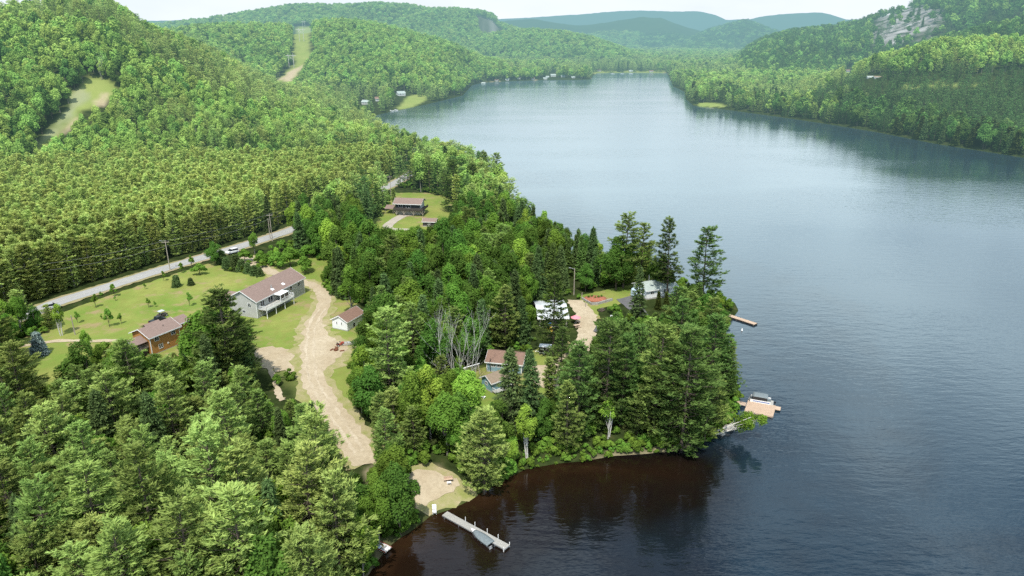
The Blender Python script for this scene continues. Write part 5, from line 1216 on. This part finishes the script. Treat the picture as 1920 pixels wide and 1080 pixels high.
# small dock at the tip of the point
a, ang, L_ = frame(plane(1362, 592, .4), plane(1414, 609, .4)); e = empty('plank_dock', (a[0], a[1], 0), R(ang), "narrow brown plank dock at the tip of the point below round bushes", "dock")
planks(L_, 1.7, .46, 40, .03).build('deck', M['wood_tan'], e); MB().box(0, L_, -.06, -.004, .12, .45).box(0, L_, 1.704, 1.76, .12, .45).box(L_+.004, L_+.06, -.06, 1.76, .12, .45).build('side_beam', M['dark'], e)
for x in (.5, 3.5, L_-.2):
    for y in (-.1, 1.8): MB().bar((x, y, -2), (x, y, .5), .06, 8).build('post', M['wood'], e)
# junk boat pulled up at the shore
a, ang, L_ = frame(plane(702, 1020, .3), plane(727, 1033, .3)); e = empty('flat_boat', (a[0], a[1], .22), R(ang), "small flat white boat full of clutter pulled up under the shore trees", "boat")
f = MB().add([(0,-.7,0),(L_,-.62,0),(L_,.62,0),(0,.7,0),(-.15,-.78,.42),(L_+.3,-.68,.48),(L_+.3,.68,.48),(-.15,.78,.42)], [(3,2,1,0),(0,1,5,4),(1,2,6,5),(2,3,7,6),(3,0,4,7)]).build('hull', M['white_paint'], e)
MB().box(-.1, L_+.2, -.80, -.72, .30, .46).build('rubbing_strip', M['red'], e); MB().box(-.1, L_+.2, .72, .80, .30, .46).build('rubbing_strip', M['red'], e)
for x in (.6, 1.9): MB().box(x, x+.28, -.66, .66, .28, .34).build('seat', M['wood_grey'], e)
MB().box(1.0, 1.5, -.5, .2, .02, .3).build('crate', M['lightblue'], e); MB().bar((.4, .4, .36), (2.3, -.1, .42), .035, 6).build('oar', M['wood'], e)
def small_boat(px, py, L, W, ang, lab, mat='white_paint', z=0, up=False, cabin=False, group=None):
    x, y = plane(px, py, 0) if not up else G(px, py); e = empty('motor_boat' if cabin else 'rowing_boat', (x, y, 0 if not up else tz(x, y)+.25), R(ang), lab, "boat", group)
    mb = MB(); ro = open_hull(mb, L, W, .55 if not cabin else .8); mb.build('hull', M[mat], e)
    MB().loft([[(r_[0][0], r_[0][1]*.9, .12), (r_[0][0], r_[4][1]*.9, .12), (r_[0][0], r_[4][1]*.9, .16), (r_[0][0], r_[0][1]*.9, .16)] for r_ in ro[:-1]]).build('floor', M['wood_grey'], e)
    if cabin: MB().box(L*.35, L*.6, -W*.35, W*.35, .3, 1.5).build('cabin', M['white_paint'], e, bevel=.1); MB().box(L*.36, L*.61, -W*.36, W*.36, 1.1, 1.35).build('windscreen', M['glass'], e)
    else:
        for u in (.25, .55): MB().box(L*u, L*u+.25, -W*.42, W*.42, .38, .43).build('seat', M['wood'], e)
    return e
small_boat(727, 209, 7, 2.4, 10, "white motor boat moored at the left bay shore", cabin=True); small_boat(737, 207.5, 6, 2.2, 0, "second white motor boat at the left bay shore", cabin=True)
for px, lab in ((1145, "left one of the pale boats at the far beach"), (1163, "middle one of the pale boats at the far beach"), (1180, "right one of the pale boats at the far beach")): small_boat(px, 138.6, 9, 3, 5, lab, cabin=True)
small_boat(1392, 622, 1.0, .5, 130, "tiny white float drifting off the small dock") if False else None
x, y = plane(1391, 620, 0); e = empty('buoy', (x, y, 0), 0, "small white marker buoy floating near the small dock", "buoy")
MB().loft([[(.28*r_*math.cos(t_), .28*r_*math.sin(t_), z) for t_ in np.linspace(0, 6.283, 10, False)] for z, r_ in ((-.15, .6), (0, 1), (.2, 1), (.35, .5), (.75, .3))]).build('float', M['white_paint'], e, smooth=True); MB().bar((0, 0, .7), (0, 0, 1.0), .03, 6).build('ring', M['steel'], e)
# dock at the sandy spot of the right shore
x, y = plane(1324, 203.5, 0); e = empty('shore_dock', (x, y, 0), R(-15), "short pale dock at the sandy spot of the right shore", "dock"); planks(9, 2, .5, 20).build('deck', M['wood_grey'], e)
for u in (.5, 8.5): MB().bar((u, -.1, -2), (u, -.1, .9), .08, 6).build('post', M['wood'], e)
# ------------------------------------------------------------------ poles and wires
def pole(px, py, h, lab, lamp=False, cross=True, tank=False, rz=25, group=None, name='utility_pole'):
    x, y = G(px, py); e = empty(name, (x, y, tz(x, y)), R(rz), lab, "pole", group)
    MB().bar((0, 0, -.5), (0, 0, h), .17, 8, .11).build('pole', M['wood'], e)
    if cross:
        MB().box(-1.1, 1.1, -.07, .07, h-.75, h-.58).build('crossarm', M['wood'], e)
        for q in (-1.0, 0, 1.0): MB().bar((q, 0, h-.58 if q else h), (q, 0, h-.34 if q else h+.25), .06, 6, .04).build('insulator', M['steel'], e)
    if tank: MB().bar((.35, 0, h-2.6), (.35, 0, h-1.6), .28, 10).build('transformer', M['steel'], e)
    if lamp: f = MB().bar((0, 0, h-.3), (-1.3, 0, h+.15), .05, 6).build('lamp_arm', M['steel'], e); MB().box(-1.8, -1.2, -.14, .14, h+.06, h+.2).build('lamp_head', M['steel'], f)
    return Vector((x, y, tz(x, y)+h-.4))
t1 = pole(319, 507, 10.6, "utility pole with street lamp beside the road in the middle of the lawn", lamp=True)
t2 = pole(47, 566, 11.0, "utility pole with transformer at the left end of the road", tank=True)
t3 = pole(511, 452, 11.0, "taller of the twin utility poles at the road bend"); t3b = pole(507, 449, 8.5, "shorter of the twin utility poles at the road bend", cross=False)
t4 = pole(733, 368, 10.5, "utility pole at the road left of the far house"); t0 = t2+(t2-t1)*1.0
pole(1076, 553, 8.8, "pale utility pole standing at the head of the sandy lane", cross=False, lamp=True, rz=0)
pole(141, 628, 5.6, "short bare wooden post on the lawn beside the birch", cross=False, name='wooden_post'); pole(1098, 576, 2.2, "short wooden post beside the flower bed wall", cross=False, name='wooden_post'); pole(1091, 559, 1.8, "slim leaning post left of the flower bed", cross=False, name='wooden_post')
pole(592, 432, 8.5, "thin pole among the dark firs by the road bend", cross=False)
def wire(a, c, sag, lab, n=14, dz=0, dx=0):
    a = a+Vector((dx, 0, dz)); c = c+Vector((dx, 0, dz)); f = MB(); P = [a.lerp(c, i/n)-Vector((0, 0, sag*4*(i/n)*(1-i/n))) for i in range(n+1)]
    for i in range(n): f.bar(P[i], P[i+1], .03, 4)
    o = f.build('overhead_wire', M['wire'], None); tag(o, lab, "wire", "overhead wires along the road")
M['wire'] = simple_mat("wire", (.22, .22, .22), .5, .1, 1)
for a, c, nm in ((t0, t2, "off the left edge"), (t2, t1, "between the transformer pole and the lamp pole"), (t1, t3, "between the lamp pole and the twin poles"), (t3, t4, "between the twin poles and the far house")):
    wire(a, c, .9, "upper overhead wire "+nm, dz=.3); wire(a, c, 1.2, "lower overhead wire "+nm, dz=-1.6)
# ------------------------------------------------------------------ H-frame pylons in the power line cut
for px, py, h, lab in ((570, 52, 22, "wooden H-frame pylon on top of the power line cut"), (566, 78, 22, "wooden H-frame pylon half way up the power line cut"), (547, 127, 20, "wooden H-frame pylon at the foot of the power line cut")):
    x, y = G(px, py); e = empty('power_pylon', (x, y, tz(x, y)), R(10), lab, "pylon", "pylons of the power line")
    for u in (-3.5, 3.5): MB().bar((u, 0, -1), (u, 0, h), .4, 6, .3).build('leg', M['pylon'] if 'pylon' in M else M.setdefault('pylon', simple_mat("pale_pylon_wood", (.5, .48, .44), .8)), e)
    MB().box(-7.5, 7.5, -.3, .3, h-3.2, h-2.5).build('crossarm', M['pylon'], e); MB().bar((-3.5, 0, h-9), (3.5, 0, h-3.5), .2, 4).bar((3.5, 0, h-9), (-3.5, 0, h-3.5), .2, 4).build('brace', M['pylon'], e)
x, y = G(190, 150); add_tree('X', x, y, 15, "bare pale dead tree at the top of the hillside clearing", v=1)
# ------------------------------------------------------------------ vehicles
def wheel(e, x, y, r, w_=.22):
    t_ = MB().bar((x, y-w_/2, r), (x, y+w_/2, r), r, 14).build('wheel', M['rubber'], e); MB().bar((x, y-w_/2-.01, r), (x, y+w_/2+.01, r), r*.58, 10).build('rim', M['silver'], t_)
def car(px, py, rz, paint, lab, L=4.6, W=1.85, suv=True, pickup=False):
    x, y = G(px, py); e = empty('parked_car' if not pickup else 'pickup_truck', (x, y, tz(x, y)+.22), R(rz), lab, "car" if not pickup else "truck")
    def sec(x_, z0, z1, w_): return [(x_, -w_, z0+.1), (x_, -w_*.96, z0), (x_, w_*.96, z0), (x_, w_, z0+.1), (x_, w_, z1-.12), (x_, w_*.9, z1), (x_, -w_*.9, z1), (x_, -w_, z1-.12)]
    h_ = W/2
    MB().loft([sec(0, .42, .80, h_*.85), sec(.15, .32, .95, h_*.97), sec(1.2, .30, 1.02, h_), sec(3.3, .30, 1.03, h_), sec(L-.25, .32, .93, h_*.97), sec(L, .42, .78, h_*.84)]).build('body', paint, e, smooth=False)
    x0, x1 = (.25, 3.2) if suv and not pickup else ((1.75, 3.35) if pickup else (.8, 3.2))
    def cab(x_, z, w_): return [(x_, -w_, z), (x_, w_, z)]
    top = 1.68 if suv or pickup else 1.45
    g = MB().add([(x0, -h_*.93, 1.0), (x1+.35, -h_*.93, 1.0), (x1+.35, h_*.93, 1.0), (x0, h_*.93, 1.0), (x0+.25, -h_*.76, top-.03), (x1-.45, -h_*.76, top-.03), (x1-.45, h_*.76, top-.03), (x0+.25, h_*.76, top-.03)], [(3,2,1,0),(4,5,6,7),(0,1,5,4),(1,2,6,5),(2,3,7,6),(3,0,4,7)]).build('window', M['glass'], e)
    MB().box(x0+.22, x1-.42, -h_*.77, h_*.77, top-.028, top+.03).build('roof', paint, e)
    for y_ in (-1, 1):
        MB().box(L-.06, L+.02, y_*h_*.62-.2, y_*h_*.62+.2, .62, .78).build('headlight', M['white_paint'], e); MB().box(-.02, .06, y_*h_*.66-.14, y_*h_*.66+.14, .62, .85).build('taillight', M['red'], e)
        for x_ in (.85, L-.95): wheel(e, x_, y_*(h_-.08), .34)
    if pickup: MB().box(.1, 1.7, -h_*.86, h_*.86, 1.031, 1.06).build('cargo_bed', M['black'], e)
    return e
car(447, 473, 228, M['white_paint'], "white car with dark windows stopped on the road at the driveway mouth")
car(80, 583, 35, M['silver'], "silver car half hidden by trees at the left end of the road")
car(282, 611, 62, M['black'], "black pickup truck parked behind the brown house", pickup=True)
x, y = G(297, 597); e = empty('utility_buggy', (x, y, tz(x, y)+.1), R(60), "small open buggy with pale roof behind the black pickup", "buggy")
MB().box(0, 2.6, -.7, .7, .35, .85).build('body', M['dark'], e, bevel=.06); MB().box(.3, 1.9, -.7, .7, 1.75, 1.85).build('roof', M['silver'], e)
f = MB()
for x_ in (.35, 1.85):
    for y_ in (-.65, .65): f.bar((x_, y_, .8), (x_, y_, 1.78), .04, 5)
f.build('roll_bar', M['steel'], e); MB().box(.6, 1.0, -.55, .55, .85, 1.2).build('seat', M['black'], e)
for x_ in (.45, 2.15):
    for y_ in (-.72, .72): wheel(e, x_, y_, .32)
# cargo trailer
x, y = G(1011, 665); e = empty('cargo_trailer', (x, y, tz(x, y)+.15), R(-9), "small black enclosed trailer with white roof parked on the sandy yard", "trailer")
MB().box(0, 2.9, 0, 1.8, .38, 2.0).build('body', M['black'], e); MB().box(-.08, 2.98, -.08, 1.88, 2.003, 2.12).build('roof', M['white_paint'], e); MB().box(0, 2.9, -.02, -.003, .36, .5).build('trim', M['silver'], e)
d_ = MB().box(1.75, 2.45, -.03, -.004, .55, 1.85).build('door', M['dark'], e)
f = MB().box(1.70, 1.75, -.035, -.004, .5, 1.9).box(2.45, 2.5, -.035, -.004, .5, 1.9).box(1.75, 2.45, -.035, -.004, 1.85, 1.9).build('frame', M['silver'], d_)
lg = MB()
for u, v, w_, h_ in ((.35, 1.30, .75, .12), (.30, 1.42, .3, .14), (.75, 1.38, .42, .2), (.45, 1.18, .5, .08), (.95, 1.2, .25, .1)): lg.box(u, u+w_, -.012-.001*len(lg.V)/8, -.004, v, v+h_)
lg.build('emblem', M['silver'], e)
MB().box(.75, 1.7, -.28, -.04, .55, .66).build('fender', M['silver'], e)
for y_ in (-.15, 1.95): wheel(e, 1.2, y_, .32)
MB().bar((0, .9, .38), (-1.1, .9, .35), .06, 6).build('tow_bar', M['steel'], e)
# camper by the white cottage
x, y = G(1190, 561); e = empty('camper_trailer', (x, y, tz(x, y)+.1), R(24), "pale blue and white camper left of the white cottage", "camper")
MB().loft([[(x_, 0, .45), (x_, 2.3, .45), (x_, 2.3, z), (x_, 2.0, z+.18), (x_, .3, z+.18), (x_, 0, z)] for x_, z in ((0, 2.3), (.3, 2.75), (4.6, 2.75), (5.0, 2.2))]).build('body', M['lightblue'], e)
for u in (.8, 3.0): windows(e, 'f', u, 1.5, .9, .6, split=1)
MB().box(1.9, 2.5, -.03, -.004, .55, 2.2).build('door', M['white_paint'], e); wheel(e, 2.2, .1, .34); wheel(e, 2.2, 2.2, .34)
def barrel(px, py, lab, s=1.0):
    x, y = G(px, py); e = empty('blue_barrel', (x, y, tz(x, y)+.05), 0, lab, "barrel"); MB().loft([[(r_*s*math.cos(t_), r_*s*math.sin(t_), z*s) for t_ in np.linspace(0, 6.283, 12, False)] for z, r_ in ((0, .4), (.25, .45), (.3, .43), (.65, .45), (.7, .43), (1.1, .4))]).build('drum', M['blue'], e); MB().bar((0, 0, 1.1*s), (0, 0, 1.15*s), .38*s, 12).build('lid', M['blue'], e)
barrel(1187, 557, "blue barrel at the corner of the pale blue camper", 1.25); barrel(349, 677, "blue barrel on the grass below the very large pine", 1.0)
# ------------------------------------------------------------------ garden and yard things
w0 = [G(*p) for p in [(1091,561),(1109,572),(1122,571),(1148,564)]]
e = empty('flower_bed', (*w0[1], tz(*w0[1])), 0, "raised flower bed of red mulch behind a low stone wall", "flower bed"); f = MB(); cx_ = w0[1]
for a, c in zip(w0, w0[1:]):
    d = np.array(c)-np.array(a); n = np.array([-d[1], d[0]])/np.hypot(*d)*.18
    f.add([(a[0]-cx_[0]-n[0], a[1]-cx_[1]-n[1], -.3), (c[0]-cx_[0]-n[0], c[1]-cx_[1]-n[1], -.3), (c[0]-cx_[0]+n[0], c[1]-cx_[1]+n[1], -.3), (a[0]-cx_[0]+n[0], a[1]-cx_[1]+n[1], -.3)]+[(a[0]-cx_[0]-n[0], a[1]-cx_[1]-n[1], .75), (c[0]-cx_[0]-n[0], c[1]-cx_[1]-n[1], .75), (c[0]-cx_[0]+n[0], c[1]-cx_[1]+n[1], .75), (a[0]-cx_[0]+n[0], a[1]-cx_[1]+n[1], .75)], [(3,2,1,0),(4,5,6,7),(0,1,5,4),(1,2,6,5),(2,3,7,6),(3,0,4,7)])
f.build('wall', M['stone'], e); mx_, my_ = G(1116, 563); 
MB().loft([[(mx_-cx_[0]+r_*3.6*math.cos(t_), my_-cx_[1]+r_*2.6*math.sin(t_)+.5, z) for t_ in np.linspace(0, 6.283, 20, False)] for z, r_ in ((.0, 1.0), (.55, .96), (.72, .7), (.8, .3))]).build('mulch', M['mulch'], e, smooth=True)
for k in range(5):
    o = link('small_bush', tree_mesh('H', 1, k % 3)[0]); o.scale = (.26,)*3; o.location = (mx_+k*1.0-2, my_+.6+.5*math.sin(k*2), tz(mx_, my_)+.62); tag(o, "little green plant growing in the red mulch of the flower bed", "plant", "plants in the flower bed")
x, y = G(1146, 612); e = empty('garden_lamp', (x, y, tz(x, y)), 0, "white mushroom-shaped lamp on a pole between the bushes by the lane", "lamp"); MB().bar((0, 0, -.3), (0, 0, 3.1), .06, 8).build('post', M['white_paint'], e)
MB().loft([[(r_*math.cos(t_), r_*math.sin(t_), z) for t_ in np.linspace(0, 6.283, 12, False)] for z, r_ in ((3.0, .15), (3.1, .48), (3.25, .42), (3.38, .1))]).build('lamp_shade', M['white_paint'], e, smooth=True)
x, y = G(1128, 583); e = empty('log_pile', (x, y, tz(x, y)), R(-40), "dark pile of logs at the edge of the sandy lane", "logs")
for i, (u, z) in enumerate(((-.5, .22), (0, .22), (.5, .22), (-.25, .62), (.25, .62))): MB().bar((u, -.9+.1*i, z), (u, .9-.06*i, z), .23, 8).build('log', M['bark'], e)
# parasol and toys by the workshop
x, y = G(1079, 606); e = empty('pink_parasol', (x, y, tz(x, y)), R(20), "pink parasol open beside the metal-roofed workshop and the lane", "parasol"); MB().bar((0, 0, -.2), (0, 0, 2.3), .03, 6).build('pole', M['steel'], e)
MB().loft([[(r_*math.cos(t_), r_*math.sin(t_), z) for t_ in np.linspace(0, 6.283, 8, False)] for z, r_ in ((1.75, 1.45), (2.1, .8), (2.35, .05))]).build('canopy', M['pink'], e); MB().bar((0, 0, -.05), (0, 0, .1), .35, 10).build('base', M['stone'], e)
x, y = G(1080, 613); e = empty('picnic_table', (x+.3, y-.2, tz(x, y)), R(20), "wooden picnic table under the pink parasol", "table"); MB().box(-.9, .9, -.4, .4, .7, .75).build('tabletop', M['wood_tan'], e)
for y_ in (-.75, .75): MB().box(-.9, .9, y_-.13, y_+.13, .4, .45).build('bench', M['wood_tan'], e)
for x_ in (-.65, .65): MB().bar((x_, -.8, 0), (x_, .3, .7), .05, 4).bar((x_, .8, 0), (x_, -.3, .7), .05, 4).build('leg', M['wood_tan'], e)
x, y = G(1031, 621); e = empty('play_slide', (x, y, tz(x, y)), R(-70), "yellow and blue children's slide before the metal-roofed workshop", "slide")
MB().add([(0,-.3,1.5),(0,.3,1.5),(1.9,.3,.15),(1.9,-.3,.15),(0,-.3,1.42),(0,.3,1.42),(1.9,.3,.07),(1.9,-.3,.07)], [(0,1,2,3),(4,5,6,7),(0,1,5,4),(1,2,6,5),(2,3,7,6),(3,0,4,7)]).build('chute', M['yellow'], e); MB().box(-.9, 0, -.45, .45, 1.35, 1.45).build('platform', M['blue'], e); MB().box(-.9, 0, -.5, .5, 2.2, 2.35).build('roof', M['blue'], e)
for x_ in (-.85, -.05):
    for y_ in (-.42, .42): MB().bar((x_, y_, -.2), (x_, y_, 2.2), .05, 5).build('leg', M['yellow'], e)
# things beside the gravel yard
x, y = G(633, 650); e = empty('garden_tractor', (x, y, tz(x, y)+.12), R(30), "small red garden tractor at the edge of the gravel yard", "tractor"); MB().box(.9, 1.75, -.32, .32, .45, .95).build('hood', M['red'], e, bevel=.07); MB().box(-.1, .95, -.35, .35, .38, .58).build('body', M['red'], e, bevel=.04); s_ = MB().box(.0, .45, -.25, .25, .6, .72).box(-.05, .05, -.25, .25, .72, 1.1).build('seat', M['black'], e)
MB().bar((.85, 0, .85), (.7, 0, 1.15), .03, 5).bar((.68, 0, 1.13), (.66, 0, 1.17), .2, 10).build('steering_wheel', M['black'], e)
for x_, r_ in ((.1, .32), (1.45, .24)):
    for y_ in (-.48, .48): wheel(e, x_, y_, r_, .2)
x, y = G(648, 646); small = small_boat(643, 648, 3.4, 1.3, 8, "small grey rowing boat lying on the grass beside the red tractor", 'silver', up=True)
x, y = G(630, 658); e = empty('fire_pit', (x, y, tz(x, y)+.1), 0, "rusty round fire pit on the gravel yard below the white shed", "fire pit"); MB().loft([[(r_*math.cos(t_), r_*math.sin(t_), z) for t_ in np.linspace(0, 6.283, 12, False)] for z, r_ in ((0, .55), (.45, .65), (.45, .55), (.1, .45))]).build('ring', M['rust'], e)
for i, (u, v, an) in enumerate(((1.2, -.7, .4), (-1.3, -.4, 1.2), (.3, 1.2, 2.6))): 
    o = MB().bar((0, 0, 0), (1.1*math.cos(an), 1.1*math.sin(an), 0), .17, 8).build('log', M['rust']); o.location = (x+u, y+v, tz(x+u, y+v)+.34); tag(o, ("rusty brown log right of the fire pit", "rusty brown log left of the fire pit", "rusty brown log behind the fire pit")[i], "log")
# timber swing frame and plank by the blue cottage
x, y = G(884, 703); e = empty('timber_swing_frame', (x, y, tz(x, y)), R(35), "leaning timber frame with pale beams left of the blue cottage", "frame")
for u in (-1.9, 1.9): MB().bar((u, -.9, -.1), (u, 0, 2.4), .1, 6).bar((u, .9, -.1), (u, 0, 2.4), .1, 6).build('leg', M['wood'], e)
MB().bar((-2.3, 0, 2.4), (2.3, 0, 2.4), .12, 6).build('beam', M['white_paint'], e); MB().box(-.8, .8, -.3, .3, .5, .58).box(-.8, .8, .25, .32, .58, 1.05).build('seat', M['wood'], e)
for u in (-.75, .75): MB().bar((u, 0, .55), (u, 0, 2.35), .025, 4).build('chain', M['steel'], e)
x, y = G(902, 745); e = empty('white_bench', (x, y, tz(x, y)), R(-40), "plain white bench on the grass below the teal cabin", "bench"); MB().box(-1.2, 1.2, -.3, .3, .42, .5).build('seat', M['white_paint'], e)
for u in (-1.0, 1.0): MB().box(u-.06, u+.06, -.28, .28, 0, .415).build('leg', M['white_paint'], e)
# beach things
x, y = G(841, 903); e = empty('garden_bench', (x, y, tz(x, y)+.1), R(12), "wooden garden bench with backrest at the top of the beach", "bench"); MB().box(-.85, .85, -.25, .25, .42, .48).build('seat', M['wood_tan'], e); MB().box(-.85, .85, .22, .28, .5, .95).build('backrest', M['wood_tan'], e)
for u in (-.75, .75):
    for v in (-.2, .2): MB().box(u-.04, u+.04, v-.04, v+.04, 0, .415).build('leg', M['dark'], e)
x, y = G(842, 909); e = empty('small_white_table', (x, y, tz(x, y)+.1), R(12), "small white table in front of the beach bench", "table"); MB().box(-.4, .4, -.28, .28, .42, .47).build('tabletop', M['white_paint'], e)
for u in (-.33, .33):
    for v in (-.22, .22): MB().box(u-.03, u+.03, v-.03, v+.03, 0, .415).build('leg', M['white_paint'], e)
x, y = G(815, 968); e = empty('white_lounger', (x, y, max(tz(x, y), .15)+.1), R(98), "white lounge chair with dark bands at the landing of the long dock", "lounger"); MB().box(0, 1.25, -.36, .36, .32, .38).build('seat', M['white_paint'], e); MB().add([(1.25,-.36,.32),(1.25,.36,.32),(1.8,.36,.85),(1.8,-.36,.85),(1.28,-.36,.26),(1.28,.36,.26),(1.84,.36,.8),(1.84,-.36,.8)], [(0,1,2,3),(4,5,6,7),(0,1,5,4),(1,2,6,5),(2,3,7,6),(3,0,4,7)]).build('backrest', M['white_paint'], e)
for u in (.12, .95): MB().box(u, u+.12, -.365, .365, .383, .39).build('band', M['dark'], e)
for u in (.15, 1.15):
    for v in (-.3, .3): MB().box(u-.03, u+.03, v-.03, v+.03, -.1, .315).build('leg', M['white_paint'], e)
# stairs to the water under the front pines
x, y = G(1196, 770); e = empty('garden_stairs', (x, y, tz(x, y)), R(60), "white-railed wooden stairs under the big front pines", "stairs")
for i in range(8): MB().box(i*.35, i*.35+.33, -.6, .6, .1+i*.16, .16+i*.16).build('step', M['wood_grey'], e)
for v in (-.62, .62): MB().bar((0, v, 1.0), (2.8, v, 2.2), .05, 4).bar((0, v, 0), (0, v, 1.0), .05, 4).bar((1.4, v, .5), (1.4, v, 1.6), .05, 4).bar((2.8, v, .8), (2.8, v, 2.2), .05, 4).build('railing', M['white_paint'], e)
small_boat(1191, 707, 4.4, 1.0, -18, "white canoe-like boat lying among the front pines", 'white_paint', up=True)
# shore boulders
def boulder(px, py, s, lab, z=None):
    x, y = plane(px, py, 0); r_ = np.random.default_rng(int(px)); bm = bmesh.new(); bmesh.ops.create_icosphere(bm, subdivisions=3, radius=s)
    for v in bm.verts:
        n = v.co.normalized(); k = 1+.22*math.sin(n.x*3+px)+.16*math.sin(n.y*4.3+px*2)+.12*math.sin(n.z*5+px); v.co = Vector((n.x*k*1.25, n.y*k*.9, n.z*k*.7))*s+Vector(r_.normal(0, .012*s, 3))
    me = bpy.data.meshes.new('boulder'); bm.to_mesh(me); bm.free(); me.materials.append(M['stone']); o = link('boulder', me); o.location = (x, y, (.15 if z is None else z)); tag(o, lab, "boulder")
boulder(1365, 806, 1.0, "pale boulder in the water under the leaning birch", .35); boulder(1352, 815, .7, "darker boulder at the waterline left of the pale boulder"); boulder(1372, 800, .6, "small boulder right of the pale boulder")
boulder(1180, 550, .9, "round boulder at the foot of the big dark broadleaf tree", tz(*G(1147, 544))+.3) if False else None
